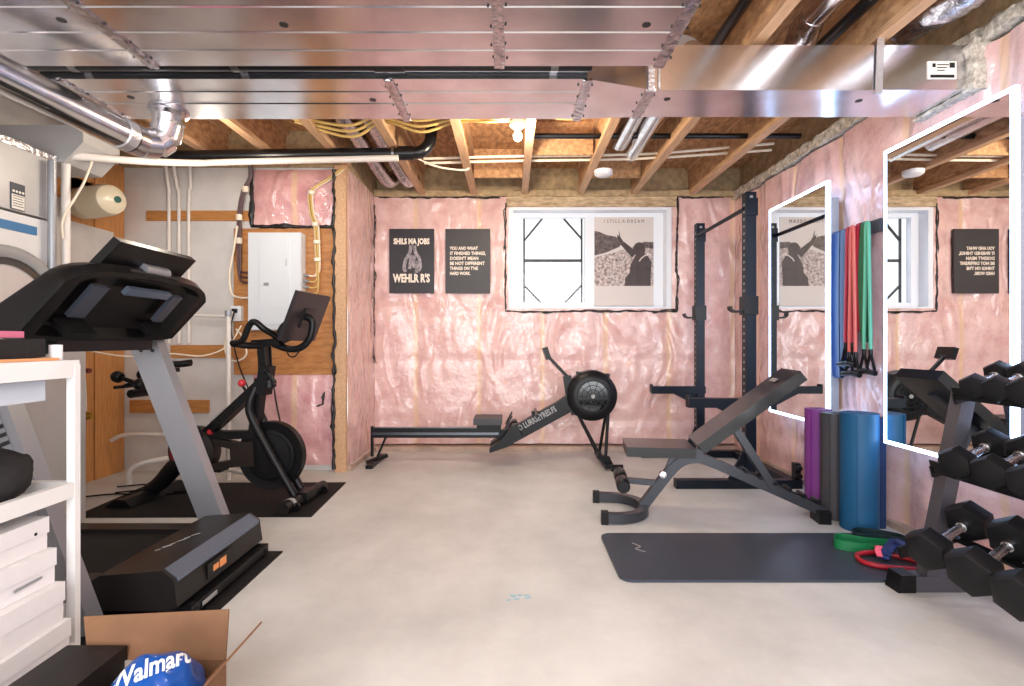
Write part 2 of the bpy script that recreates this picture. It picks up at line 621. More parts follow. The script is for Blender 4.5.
WX0, WX1, WZ0, WZ1 = -0.035, 1.645, 1.455, 2.50
grid_wall('wall_back', M['ins_back'], lambda u, z: (u, YB, z), lin_space(XP - 0.02, XR + 0.05, 110, (WX0, WX1)),
          lin_space(0.06, 2.615, 70, (WZ0, WZ1)), (0, -1, 0), batts(-0.996, 0.655, 0.03, 1.0),
          skip=lambda u, z: WX0 < u < WX1 and WZ0 < z < WZ1)
grid_wall('wall_right', M['ins_right'], lambda u, z: (XR, u, z), lin_space(RY, YB, 170), lin_space(0.04, 2.56, 70), (-1, 0, 0),
          batts(0.62, 0.61, 0.035, 4.0))
grid_wall('wall_return', M['ins_left'], lambda u, z: (XP, u, z), lin_space(YU + 0.02, YB, 24), lin_space(0.05, 2.6, 60), (1, 0, 0),
          batts(4.47, 0.92, 0.015, 9.0))
# solid outer shell behind the insulation and above it
b = MB(); b.box(XP - 0.1, XR + 0.15, YB + 0.22, YB + 0.3, 0, ZC)
b2 = MB()
b2.box(XP - 0.1, WX0, YB + 0.06, YB + 0.24, 0, ZC); b2.box(WX1, XR + 0.15, YB + 0.06, YB + 0.24, 0, ZC)
b2.box(WX0, WX1, YB + 0.06, YB + 0.24, 0, WZ0); b2.box(WX0, WX1, YB + 0.06, YB + 0.24, WZ1, ZC)
b.bm.free()
struct(b2.build('wall_back_shell', M['rim_foam'], smooth=False))
b = MB(); b.box(XR + 0.06, XR + 0.16, RY, YB + 0.1, 0, ZC)
struct(b.build('wall_right_shell', M['rim_foam'], smooth=False))
b = MB(); b.box(XL - 0.1, XL, RY, YU + 0.1, 0, ZC)
struct(b.build('wall_left', M['wall_paint'], smooth=False))
b = MB(); b.box(XL - 0.1, XP - 0.09, YU + 0.06, YU + 0.14, 0, ZC)
struct(b.build('wall_utility', M['wall_paint'], smooth=False))

# wall plates and rim foam
b = MB(); b.box(XP, XR, YB - 0.11, YB + 0.05, 0, 0.045, 0.004); struct(b.build('baseboard_back', M['sill']))
b = MB(); b.box(XP - 0.06, XP + 0.03, YU + 0.03, YB - 0.11, 0, 0.045, 0.004); struct(b.build('baseboard_return', M['sill']))
b = MB(); b.box(XR - 0.06, XR + 0.05, RY, YB - 0.11, 0, 0.04, 0.004); struct(b.build('baseboard_right', M['sill']))


def foam_strip(name, pts, prof, m, amp, sd, label=None):
    b = MB()
    b.sweep(prof, pts)
    b.jitter(amp, 16, sd)
    b.jitter(amp * 0.5, 45, sd + 3)
    return struct(b.build(name, m, angle=80), label)


def rect_prof(u0, u1, v0, v1, n=4):
    p = []
    for k in range(n): p.append((u0 + (u1 - u0) * k / n, v0))
    for k in range(n): p.append((u1, v0 + (v1 - v0) * k / n))
    for k in range(n): p.append((u1 - (u1 - u0) * k / n, v1))
    for k in range(n): p.append((u0, v1 - (v1 - v0) * k / n))
    return p


foam_strip('trim_1', [(XR - 0.02, RY + (YB - RY) * k / 180, 2.62) for k in range(181)], rect_prof(-0.035, 0.09, -0.045, 0.03), M['foam'], 0.016, 1,
           'speckled spray foam along the top of the right wall')
foam_strip('trim_2', [(XP + (XR - XP) * k / 90, YB - 0.02, 2.625) for k in range(91)], rect_prof(-0.08, 0.05, -0.02, 0.04), M['rim_foam'], 0.01, 2)
hb_ = MB(); hb_.box(WX0 - 0.02, WX1 + 0.05, YB - 0.045, YB + 0.05, WZ1 + 0.004, 2.612)
bmesh.ops.subdivide_edges(hb_.bm, edges=hb_.bm.edges[:], cuts=12, use_grid_fill=True)
struct(hb_.jitter(0.008, 14, 4).build('trim_7', M['foam_tan'], angle=80))
# front face and edge stud of the return wall
b = MB(); b.box(XP - 0.10, XP - 0.004, YU - 0.01, YU + 0.03, 0, 2.62, 0.003)
struct(b.build('trim_3', M['lumber']), 'pale stud at the end of the insulated return wall')

b = MB(); b.box(XP - 0.1, XP - 0.004, YU + 0.03, YB + 0.1, 2.56, ZC)
b.box(XL, XP - 0.1, YU + 0.03, YU + 0.05, 2.62, ZC)
struct(b.build('trim_6', M['rim_foam'], smooth=False))
# insulation panels on the utility wall
YF = YU + 0.055


def util_panel(name, x0, x1, z0, z1, sd):
    grid_wall(name, M['ins_util'], lambda u, z: (u, YF, z), lin_space(x0, x1, 22), lin_space(z0, z1, 18), (0, -1, 0),
              lambda u, z: 0.008 + 0.035 * math.sin(PI * (u - x0) / (x1 - x0)) ** 0.5 * math.sin(PI * (z - z0) / (z1 - z0)) ** 0.5 + noise.noise(V(u * 7, z * 7, sd)) * 0.012)


util_panel('wall_utility_upper', -2.235, XP - 0.1, 2.11, 2.6, 3)
util_panel('wall_utility_lower', -2.235, XP - 0.1, 0.05, 0.84, 6)


def bead(name, pts, r, sd, label):
    b = MB()
    path = []
    for i in range(len(pts) - 1):
        a, c = Vector(pts[i]), Vector(pts[i + 1])
        n = max(2, int((c - a).length / 0.03))
        for k in range(n):
            path.append(a + (c - a) * k / n)
    path.append(Vector(pts[-1]))
    rr = [r * (0.55 + 0.9 * abs(noise.noise(p * 17 + V(sd, 0, 0)) * 1.6)) for p in path]
    path = [p + noise.noise_vector(p * 12 + V(sd, 1, 2)) * 0.012 for p in path]
    b.tube(path, rr, 6)
    b.tube([p + noise.noise_vector(p * 9 + V(sd, 7, 4)) * 0.03 for p in path], [q * 0.7 for q in rr], 6)
    o = b.build(name, M['sealant'], angle=80)
    return tag(o, label, 'sealant')


yb = YB - 0.035
bead('sealant_bead', [(WX0 - 0.03, yb, WZ1 + 0.04), (WX0 - 0.03, yb, WZ0 - 0.03), (WX1 + 0.05, yb, WZ0 - 0.03), (WX1 + 0.06, yb, 2.60),
                      (XR - 0.15, yb, 2.60)], 0.010, 1, 'wobbly black sealant bead around the window opening')
bead('sealant_bead', [(XP - 0.105, YU - 0.012, 2.58), (XP - 0.105, YU - 0.012, 0.03)], 0.014, 2, 'black sealant bead running down beside the pale return stud')
bead('sealant_bead', [(-2.25, YF - 0.012, 2.58), (-2.25, YF - 0.012, 2.11), (XP - 0.1, YF - 0.012, 2.105)], 0.018, 3,
     'black sealant bead around the small insulation panel over the plywood')
bead('sealant_bead', [(XP + 0.05, yb, 2.60), (WX0 - 0.1, yb, 2.60)], 0.009, 4, 'thin black sealant line above the two dark posters')
bead('sealant_bead', [(XP + 0.012, YB - 0.1, 2.5), (XP + 0.012, YB - 0.1, 0.9)], 0.007, 5, 'thin dark seam line in the corner beside the left poster')
bead('sealant_bead', [(-1.78, YF - 0.03, 0.52), (-1.7, YF - 0.03, 0.56), (-1.63, YF - 0.03, 0.58), (-1.62, YF - 0.03, 0.68)], 0.008, 6,
     'short black sealant squiggle on the pink panel under the plywood')

# joists
JX = [-2.97, -2.45, -1.95, -1.42, -0.92, -0.39, 0.13, 0.70, 1.24, 1.84]
for x in JX:
    y1 = YB + 0.02 if x > XP else YU + 0.04
    j = MB().box(x - 0.032, x + 0.032, RY, y1, 2.62, 2.658, 0.003).build('ceiling_joist', M['lumber'])
    struct(j)
    MB().box(x - 0.006, x + 0.006, RY, y1, 2.658, ZC - 0.038).build('web', M['osb_web'], j, smooth=False)
    MB().box(x - 0.032, x + 0.032, RY, y1, ZC - 0.038, ZC, 0.003).build('top_flange', M['lumber'], j)
b = MB()
for i in range(len(JX) - 1):
    x0, x1 = JX[i] + 0.03, JX[i + 1] - 0.03
    if i in (6,):
        b.box(x0, x1, 4.3, 4.32, 2.66, ZC)
    if i in (5, 7):
        b.box(x0, x1, 4.9, 4.92, 2.66, ZC)
struct(b.build('beam_blocking', M['osb_web'], smooth=False))

# ------------------------------------------------------------------ window
w = MB()
t = 0.075
y0, y1 = YB - 0.03, YB + 0.24
w.box(WX0, WX0 + 0.05, y0, y1, WZ0, WZ1, 0.004); w.box(WX1 - 0.05, WX1, y0, y1, WZ0, WZ1, 0.004)
w.box(WX0 + 0.05, WX1 - 0.05, y0, y1, WZ1 - 0.03, WZ1, 0.004); w.box(WX0 + 0.05, WX1 - 0.05, y0, y1, WZ0, WZ0 + 0.02, 0.004)
win = struct(w.build('window_1', M['window_white']), 'white basement window of two panes with a poster in the right one')
fx0, fx1, fz0, fz1 = WX0 + 0.05, WX1 - 0.05, WZ0 + 0.02, WZ1 - 0.03
f = MB()
fy0, fy1 = YB + 0.10, YB + 0.17
f.box(fx0, fx0 + 0.08, fy0, fy1, fz0, fz1, 0.004); f.box(fx1 - 0.1, fx1, fy0, fy1, fz0, fz1, 0.004)
f.box(fx0 + 0.08, fx1 - 0.1, fy0 + 0.004, fy1 - 0.004, fz1 - 0.045, fz1, 0.004); f.box(fx0 + 0.08, fx1 - 0.1, fy0 + 0.004, fy1 - 0.004, fz0, fz0 + 0.05, 0.004)
f.box(0.77, 0.865, fy0 - 0.01, fy1, fz0, fz1, 0.004)
f.build('window_frame', M['window_white'], win)
MB().box(fx0 + 0.08, 0.77, YB + 0.135, YB + 0.139, fz0 + 0.05, fz1 - 0.045).build('pane', M['glass'], win, smooth=False)
MB().box(0.865, fx1 - 0.1, YB + 0.15, YB + 0.154, fz0 + 0.05, fz1 - 0.045).build('pane', M['glass'], win, smooth=False)
# grate of the window well seen through the left pane
g_ = MB()
gy = YB + 0.21
gx0, gx1, gz0, gz1 = 0.13, 0.75, 1.44, 2.49
zm = 1.985
for (p, q) in (((gx0, gz0), (gx0, gz1)), ((gx1, gz0), (gx1, gz1)), ((gx0, zm), (gx1, zm)),
               ((gx0, 2.2), (gx0 + 0.24, gz1)), ((gx1, 2.22), (gx1 - 0.24, gz1)), ((gx0, 1.72), (gx0 + 0.27, gz0)), ((gx1, 1.72), (gx1 - 0.27, gz0))):
    g_.bar((p[0], gy, p[1]), (q[0], gy, q[1]), 0.02 if p[1] != q[1] else 0.03, 0.02, up=(0, 1, 0))
tag(g_.build('window_grate', M['muntin'], smooth=False), 'grey bar grate with corner braces outside the left window pane', 'grate')

# crowd poster leaning in the right pane
px0, px1, pz0, pz1 = 0.868, 1.49, 1.49, 2.425
py = YB + 0.085
po = thing('poster', ((px0 + px1) / 2, py, pz0), 'monochrome poster of a person waving at a crowd, in the right window pane', 'poster')
MB().box(px0, px1, py, py + 0.012, pz0, pz1).build('sheet', M['photo_light'], po, smooth=False)


def flat(poly, name, m, parent, yy, d=0.002):
    return MB().prism(poly, lambda a, c, k: (a, k, c), yy, yy - d).build(name, m, parent, smooth=False)


flat([(px0, 1.70), (px1, 1.70), (px1, 2.10), (px0 + 0.42, 2.12), (px0 + 0.2, 2.05), (px0, 2.0)], 'crowd_picture', M['crowd'], po, py)
flat([(px0, 2.02), (px0 + 0.12, 2.05), (px0 + 0.26, 2.11), (px0 + 0.3, 2.16), (px0 + 0.22, 2.22), (px0 + 0.13, 2.235), (px0 + 0.05, 2.27), (px0, 2.28)],
     'trees_picture', M['photo_mid'], po, py - 0.001)
flat([(px1 - 0.2, 2.12), (px1, 2.09), (px1, 2.16), (px1 - 0.1, 2.165)], 'trees_picture', M['photo_mid'], po, py - 0.001)
fig = MB()
cx = px1 - 0.13
body = [(cx - 0.17, 1.70), (cx + 0.10, 1.70), (cx + 0.1, 1.8), (cx + 0.11, 1.95), (cx + 0.06, 2.03), (cx + 0.0, 2.05), (cx - 0.06, 2.02), (cx - 0.11, 1.93), (cx - 0.12, 1.84), (cx - 0.17, 1.78)]
fig.prism(body, lambda a, c, k: (a, k, c), py - 0.002, py - 0.004)
head = [(cx - 0.02 + 0.065 * math.cos(k * PI / 8), 2.085 + 0.075 * math.sin(k * PI / 8)) for k in range(16)]
fig.prism(head, lambda a, c, k: (a, k, c), py - 0.0025, py - 0.0045)
fig.prism([(cx - 0.1, 2.0), (cx - 0.16, 2.07), (cx - 0.22, 2.14), (cx - 0.19, 2.17), (cx - 0.11, 2.11), (cx - 0.04, 2.05)], lambda a, c, k: (a, k, c), py - 0.0026, py - 0.0046)
fig.prism([(cx - 0.215, 2.15), (cx - 0.25, 2.2), (cx - 0.255, 2.24), (cx - 0.235, 2.22), (cx - 0.235, 2.29), (cx - 0.222, 2.22), (cx - 0.19, 2.17)], lambda a, c, k: (a, k, c), py - 0.0027, py - 0.0047)
fig.build('figure_picture', M['photo_dark'], po, smooth=False)
fl = MB(); fl.sweep(rect_prof(-0.006, 0.006, -0.001, 0.001, 1), [(cx + 0.09, py - 0.0055, 2.03), (cx + 0.04, py - 0.0055, 2.02), (cx, py - 0.0055, 1.99), (cx - 0.02, py - 0.0055, 1.96)], up=(0, 1, 0))
fl.build('collar_picture', M['photo_light'], po, smooth=False)
text_part('lettering', 'I  S T I L L  A  D R E A M', M['photo_mid'], po, ((px0 + px1) / 2, py - 0.003, 2.365), (1, 0, 0), (0, 0, 1), 0.05, align='CENTER', width=0.42)

# two dark posters on the back wall
def wall_poster(x0, x1, z0, z1, m, label):
    yy = YB - 0.062
    p = thing('wall_poster', ((x0 + x1) / 2, yy, z0), label, 'poster')
    MB().box(x0, x1, yy, yy + 0.02, z0, z1, 0.002).build('board', m, p)
    return p, yy - 0.001


sc = 0.01049
p1, yy = wall_poster(-1.258, -0.80, 1.61, 2.27, M['poster_dark'], 'dark wall poster with two hanging hands between lines of white lettering')
text_part('lettering', 'SHILS MA JOBS', M['letter_cream'], p1, (-1.03, yy, 2.115), (1, 0, 0), (0, 0, 1), 0.08, align='CENTER', width=0.37, bold=0.004)
text_part('lettering', "WEHLR R'S", M['letter_cream'], p1, (-1.03, yy, 1.725), (1, 0, 0), (0, 0, 1), 0.115, align='CENTER', width=0.38, bold=0.005)
h = MB()
for dx, pts in ((0, [(-1.035, 2.1), (-1.05, 2.02), (-1.09, 1.95), (-1.105, 1.87), (-1.09, 1.83)]), (0, [(-1.0, 2.1), (-0.99, 2.03), (-0.95, 1.96), (-0.94, 1.88), (-0.96, 1.84)]),
                (0, [(-1.03, 2.0), (-1.04, 1.93), (-1.05, 1.86)]), (0, [(-1.0, 2.0), (-1.01, 1.93), (-1.0, 1.87)]), (0, [(-0.97, 1.94), (-0.975, 1.87), (-0.98, 1.82)])):
    h.sweep(rect_prof(-0.017, 0.017, -0.001, 0.001, 1), spline([(a, yy - 0.0005, c) for a, c in pts], 4), up=(0, 1, 0))
h.build('hands_picture', M['poster_fig'], p1, smooth=False)
p2, yy = wall_poster(-0.683, -0.223, 1.61, 2.27, M['poster_grey'], 'dark grey wall poster with six lines of small cream text')
for k, (tx, wd) in enumerate((('YOU AND WHAT', 0.29), ('IT FINISHED THINGS,', 0.365), ("DOESN'T MEAN", 0.29), ('BE NOT DIFFERENT', 0.355), ("THINGS ON T'NE", 0.29), ('HARD WORK.', 0.21))):
    text_part('lettering', tx, M['letter_cream'], p2, (-0.637, yy, 2.055 - 0.0515 * k), (1, 0, 0), (0, 0, 1), 0.046, width=wd, bold=0.0015)

# ------------------------------------------------------------------ mirrors
def mirror(y0, y1, label):
    xf, z0, z1 = 2.155, 0.531, 2.217
    r = thing('led_mirror', (xf, (y0 + y1) / 2, z0), label, 'mirror', 'tall light-edged mirrors on the right wall')
    MB().box(xf + 0.006, XR - 0.04, y0 + 0.09, y1 - 0.09, z0 + 0.09, z1 - 0.09).build('back_box', M['grey_metal'], r, smooth=False)
    MB().box(xf, xf + 0.004, y0 + 0.019, y1 - 0.019, z0 + 0.019, z1 - 0.019).build('mirror_glass', M['mirror'], r, smooth=False)
    e = MB()
    a, c = xf - 0.002, xf + 0.022
    wd = 0.020
    e.box(a, c, y0, y0 + wd, z0, z1); e.box(a, c, y1 - wd, y1, z0, z1)
    e.box(a, c, y0 + wd, y1 - wd, z0, z0 + wd); e.box(a, c, y0 + wd, y1 - wd, z1 - wd, z1)
    e.build('light_strip', M['led'], r, smooth=False)


mirror(3.552, 4.355, 'far LED-edged wall mirror beside the power rack')
mirror(2.228, 3.012, 'near LED-edged wall mirror behind the dumbbell rack')

# ------------------------------------------------------------------ ducts and pipes at the ceiling
DZ = 2.367


def duct_prof(y0, y1, z0, z1, ribs):
    p = [(y0, z0)]
    for r in ribs:
        p += [(r - 0.005, z0), (r, z0 - 0.004), (r + 0.005, z0)]
    p += [(y1, z0), (y1, z1), (y0, z1)]
    return p


def seam(parent, x, y0, y1, z, screws=True):
    s = MB()
    s.box(x - 0.022, x + 0.022, y0 - 0.004, y1 + 0.004, z - 0.010, z + 0.005)
    bmesh.ops.subdivide_edges(s.bm, edges=s.bm.edges[:], cuts=5, use_grid_fill=True)
    s.jitter(0.006, 40, x)
    o = s.build('seam', M['foil'], parent, angle=30)
    n = max(3, int((y1 - y0) / 0.11))
    first = None
    for i in range(n):
        yy = y0 + (i + 0.5) * (y1 - y0) / n
        for dx in (0.03, -0.032):
            if first is None:
                first = MB().lathe([(0.0, -0.004), (0.0045, -0.003), (0.005, 0.006)], (x + dx, yy, z - 0.002), (0, 0, 1), 6).build('screw', M['sealant'], o)
                p0 = (x + dx, yy)
            else:
                c = first.copy(); COL.objects.link(c); c.parent = o
                c.location = (x + dx - p0[0] + random.uniform(-.006, .006), yy - p0[1] + random.uniform(-.02, .02), 0)


fnX = lambda a, c, d: (d, a, c)
d1 = thing('air_duct', (-1, 1.9, DZ), 'wide galvanized duct nearest the camera, overhead', 'duct', 'sheet metal ducts under the joists')
rb = [1.62, 1.70, 1.80, 1.94, 2.10, 2.23]
for x0, x1 in ((-3.3, -1.622), (-1.622, -0.055), (-0.055, 0.6875)):
    MB().prism(duct_prof(1.5, 2.358, DZ, DZ + 0.23, rb), fnX, x0, x1).build('duct_section', M['duct'], d1)
for x in (-1.622, -0.055, 0.665):
    seam(d1, x, 1.5, 2.358, DZ)
hl = MB()
for (x, y) in ((-1.75, 2.02), (0.53, 2.05), (-0.35, 1.72), (-0.9, 2.05)):
    hl.lathe([(0.0, -0.0015), (0.017, -0.001), (0.017, 0.004)], (x, y, DZ - 0.001), (0, 0, 1), 14)
hl.build('test_hole_plugs', M['sealant'], d1)

d2 = thing('air_duct', (-1, 2.7, DZ), 'galvanized trunk duct beyond the black pipe, narrowing to the right wall', 'duct', 'sheet metal ducts under the joists')
rb = [2.60, 2.73]
for x0, x1 in ((-2.25, -0.59), (-0.59, 0.36)):
    MB().prism(duct_prof(2.475, 2.921, DZ, DZ + 0.223, rb), fnX, x0, x1).build('duct_section', M['duct'], d2)
rd = MB()
A = [(0.36, y, z) for (y, z) in ((2.475, DZ), (2.921, DZ), (2.921, DZ + 0.223), (2.475, DZ + 0.223))]
B_ = [(0.69, y, z) for (y, z) in ((2.583, DZ), (2.895, DZ), (2.895, DZ + 0.223), (2.583, DZ + 0.223))]
rd._faces(A + B_, [(0, 1, 2, 3), (7, 6, 5, 4), (0, 4, 5, 1), (1, 5, 6, 2), (2, 6, 7, 3), (3, 7, 4, 0)])
rd.build('reducer', M['duct'], d2, smooth=False)
nd = MB().box(0.69, XR + 0.02, 2.583, 2.895, DZ, DZ + 0.223, 0.003).build('narrow_section', M['duct'], d2)
for x in (-2.165, -0.59, 0.36):
    seam(d2, x, 2.475, 2.921, DZ)
seam(d2, 0.69, 2.583, 2.895, DZ)
sm = MB(); sm.box(0.675, 0.705, 2.568, 2.584, DZ - 0.01, DZ + 0.22, 0.002); sm.box(0.725, 0.735, 2.574, 2.584, DZ, DZ + 0.22, 0.002)
sm.build('seam', M['duct_tape'], d2)
hl = MB()
for (x, y) in ((0.80, 2.68), (-0.72, 2.69), (-1.95, 2.66), (1.80, 2.70)):
    hl.lathe([(0.0, -0.0015), (0.017, -0.001), (0.017, 0.004)], (x, y, DZ - 0.001), (0, 0, 1), 14)
hl.build('test_hole_plugs', M['sealant'], d2)
st = MB(); st.bar((1.815, 2.573, DZ - 0.02), (1.825, 2.573, 2.63), 0.035, 0.004, up=(0, 1, 0)); st.box(1.797, 1.833, 2.572, 2.60, DZ - 0.014, DZ - 0.008)
st.build('hanger_strap', M['duct_tape'], d2)
lb = MB().box(2.062, 2.205, 2.579, 2.582, 2.42, 2.508).build('label_plate', M['paper'], d2)
lt = MB(); lt.box(2.075, 2.193, 2.577, 2.579, 2.426, 2.44); lt.box(2.17, 2.195, 2.577, 2.579, 2.475, 2.5); lt.box(2.085, 2.1, 2.577, 2.579, 2.478, 2.496)
for k in range(3):
    lt.box(2.108, 2.165 - 0.01 * k, 2.577, 2.579, 2.488 - k * 0.014, 2.492 - k * 0.014)
lt.build('printed_marks', M['letter_black'], lb, smooth=False)
foam_strip('trim_4', [(XR - 0.05, 2.53 + k * 0.01, DZ - 0.012) for k in range(40)], rect_prof(-0.03, 0.03, -0.008, 0.01), M['foam'], 0.006, 7)
foam_strip('trim_5', [(XR - 0.03, 2.56, DZ - 0.02 + k * 0.01) for k in range(26)], rect_prof(-0.05, 0.06, -0.03, 0.03), M['foam'], 0.012, 8)


def pipe(name, pts, r, m, label, cat='pipe', seg=14, n=1, group=None):
    b = MB()
    b.tube(spline(pts, n) if n > 1 else pts, r, seg)
    return tag(b.build(name, m, angle=50), label, cat, group)


bp = thing('drain_pipe', (-1, 2.416, 2.40), 'black drain pipe in the gap between the two large ducts', 'pipe')
MB().tube([(-2.6, 2.416, 2.425), (0.37, 2.416, 2.42)], 0.046, 18).build('pipe_run', M['black_pipe'], bp)
cl = MB()
for x in (-2.05, -1.3, -0.62, -0.54, 0.18):
    cl.tube([(x, 2.416, 2.424), (x + 0.035, 2.416, 2.424)], 0.050, 18)
cl.build('clamps', M['bolt'], bp)
MB().tube([(-0.64, 2.416, 2.424), (-0.5, 2.416, 2.424)], 0.053, 18).build('coupling', M['black_pipe'], bp)

# round silver pipe, left
rp = thing('round_duct', (-1.98, 2.6, 2.1), 'round silver vent pipe with an elbow at the upper left', 'duct')
MB().tube([(-2.22, 1.35, 2.25), (-2.07, 2.1, 2.2), (-1.955, 2.66, 2.162)], 0.075, 24).build('pipe_run', M['round_metal'], rp)
elb = MB()
ep = [(-1.955, 2.66, 2.162), (-1.945, 2.72, 2.16), (-1.915, 2.79, 2.175), (-1.885, 2.82, 2.22), (-1.87, 2.83, 2.30), (-1.87, 2.83, DZ)]
for i in range(len(ep) - 1):
    a, c = Vector(ep[i]), Vector(ep[i + 1])
    elb.tube([a, a + (c - a) * 0.93, c], [0.078, 0.078, 0.074], 20)
elb.build('elbow', M['round_metal'], rp, angle=25)
MB().tube([(-1.965, 2.60, 2.166), (-1.957, 2.65, 2.163)], 0.080, 24).build('collar', M['duct_tape'], rp)
MB().lathe([(0.1, 0), (0.1, 0.012), (0.08, 0.03)], (-1.87, 2.83, DZ), (0, 0, -1), 24).build('flange', M['foil'], rp)

# pipes in front of the utility wall
ab = thing('drain_pipe', (-1.7, 3.92, 2.48), 'black drain pipe above the electrical panel with a fitting at its end', 'pipe')
MB().tube([(-2.75, 3.93, 2.515), (-0.80, 3.93, 2.54)], 0.042, 16).build('pipe_run', M['black_pipe'], ab)
MB().tube([(-0.86, 3.93, 2.539), (-0.74, 3.93, 2.54)], 0.052, 16).tube(spline([(-0.75, 3.93, 2.54), (-0.68, 3.93, 2.555), (-0.63, 3.96, 2.63), (-0.62, 4.0, 2.75)], 5), 0.045, 16).build('coupling', M['black_pipe'], ab)
MB().tube([(-0.90, 3.93, 2.538), (-0.885, 3.93, 2.538)], 0.054, 16).build('band_clamp', M['bolt'], ab)
pipe('water_pipe', [(-2.78, 3.24, 1.2), (-2.78, 3.24, 2.20), (-2.76, 3.24, 2.26), (-2.70, 3.26, 2.275), (-2.5, 3.5, 2.33), (-2.3, 3.8, 2.42), (-2.1, 3.88, 2.455), (-0.85, 3.88, 2.485)],
     0.024, M['pvc'], 'white vent pipe rising beside the furnace and running under the black pipe', n=4)
for k, (x, xt) in enumerate(((-2.955, -2.955), (-2.87, -2.89), (-2.785, -2.745))):
    pipe('water_pipe', [(x, YU + 0.03, 1.1), (x, YU + 0.03, 2.3), ((x + xt) / 2, YU + 0.02, 2.45), (xt, YU - 0.02, 2.66)], 0.014, M['pvc'],
         ('left of three white water lines clipped to the orange strip', 'middle of three white water lines clipped to the orange strip',
          'right of three white water lines clipped to the orange strip, bending outwards')[k], n=4, group='white water lines')


def plank(name, x0, x1, y0, y1, z0, z1, m, label):
    return tag(MB().box(x0, x1, y0, y1, z0, z1, 0.003).build(name, m), label, 'board')


plank('wood_strip', -3.16, -2.25, YU + 0.04, YU + 0.06, 2.16, 2.246, M['orange_wood'], 'long orange wood strip behind the white water lines')
plank('wood_strip', -2.95, -2.39, YU + 0.04, YU + 0.06, 0.974, 1.085, M['orange_wood'], 'short orange wood strip under the treadmill console')
plank('wood_strip', -3.30, -2.62, YU + 0.035, YU + 0.06, 0.50, 0.61, M['orange_wood'], 'low orange wood strip behind the bike saddle')
plank('wood_stud', XL + 0.003, XL + 0.03, 3.93, 4.175, 0, 2.62, M['orange_board'], 'orange wood board on the left wall, behind the brass valve')
plank('wood_stud', XL + 0.003, XL + 0.035, 4.185, YU + 0.05, 0, 2.62, M['orange_board'], 'orange wood corner board at the left end of the pale wall')
plank('plywood_board', -2.40, XP - 0.11, YU + 0.035, YU + 0.055, 0.83, 2.09, M['plywood'], 'plywood backing board behind the electrical panel')
plank('wood_strip', XL, XL + 0.03, 3.6, 4.38, 2.2, 2.38, M['orange_wood'], 'orange board high on the left wall above the cream tank')
plank('wall_board', XL + 0.03, XL + 0.05, 3.3, 4.36, 1.35, 2.03, M['wall_paint'], 'off-white board on the left wall under the cream tank')

# electrical panel
ep_ = thing('breaker_box', (-2.0, YU, 1.212), 'light grey electrical panel on the plywood board', 'panel')
MB().box(-2.227, -1.78, YU - 0.06, YU + 0.035, 1.212, 2.036, 0.004).build('panel_box', M['panel_white'], ep_)
MB().box(-2.222, -1.786, YU - 0.072, YU - 0.06, 1.218, 2.03, 0.004).build('cover', M['panel_white'], ep_)
MB().box(-2.12, -1.88, YU - 0.08, YU - 0.072, 1.26, 1.99, 0.005).build('door', M['panel_white'], ep_)
MB().box(-2.085, -2.045, YU - 0.086, YU - 0.08, 1.585, 1.61, 0.003).box(-1.9, -1.895, YU - 0.083, YU - 0.08, 1.75, 1.81).build('latch', M['grey_metal'], ep_)
cb = MB()
for k in range(4):
    cb.tube([(-1.78, YU - 0.01, 1.68 - 0.05 * k), (-1.735, YU - 0.01, 1.68 - 0.05 * k)], 0.012, 8)
cb.build('cable_clamps', M['grey_metal'], ep_)
ol = thing('wall_outlet', (-2.36, YU + 0.03, 1.29), 'white wall outlet box left of the electrical panel', 'outlet')
MB().box(-2.405, -2.315, YU - 0.005, YU + 0.035, 1.29, 1.42, 0.006).build('cover_plate', M['white_plastic'], ol)
MB().box(-2.385, -2.345, YU - 0.03, YU - 0.005, 1.36, 1.395, 0.006).build('plug', M['black'], ol)
cbn = thing('cable_bundle', (-1.7, YU, 1.55), 'yellow cable bundle dropping to the right side of the electrical panel', 'cable')
yc = YU - 0.0
bun = [(-1.44, YU - 0.03, 2.58), (-1.56, yc, 2.51), (-1.70, yc, 2.42), (-1.725, yc, 2.36), (-1.71, yc, 2.2), (-1.675, yc, 2.1), (-1.665, yc, 1.9), (-1.66, yc, 1.65)]
for k in range(5):
    off = V((k - 2) * 0.009, -0.012 * (k % 2), 0)
    pts = [Vector(p) + off for p in bun[:-1]] + [V(-1.66 + (k - 2) * 0.006, yc - 0.01 * (k % 2), 1.72 - 0.05 * (k % 4)), V(-1.69, yc - 0.01, 1.675 - 0.05 * (k % 4)), V(-1.74, yc - 0.01, 1.68 - 0.05 * (k % 4))]
    MB().tube(spline(pts, 4), 0.0065, 6).build('cable', M['cable_yellow'] if k % 4 else M['cable_white'], cbn)
for z, x in ((2.40, -1.712), (2.13, -1.68), (1.98, -1.668), (1.83, -1.663)):
    MB().tube([(x, yc - 0.005, z), (x, yc - 0.005, z - 0.03)], 0.03, 10).build('cable_tie', M['cable_white'], cbn)
c2 = thing('cable_bundle', (-2.35, YU, 1.5), 'dark brown cable bundle with a white cable looping into the panel', 'cable')
for k in range(3):
    MB().tube(spline([(-2.235 + 0.01 * k, YU - 0.03, 2.62), (-2.25 + 0.01 * k, YU, 2.52), (-2.31 + 0.012 * k, YU, 2.4), (-2.345 + 0.012 * k, YU, 2.2), (-2.345 + 0.012 * k, YU, 2.0),
                      (-2.34 + 0.01 * k, YU - 0.01, 1.75), (-2.31, YU - 0.01, 1.63 + 0.04 * k), (-2.225, YU - 0.01, 1.62 + 0.04 * k)], 4), 0.009, 8).build('cable', M['cable_brown'], c2)
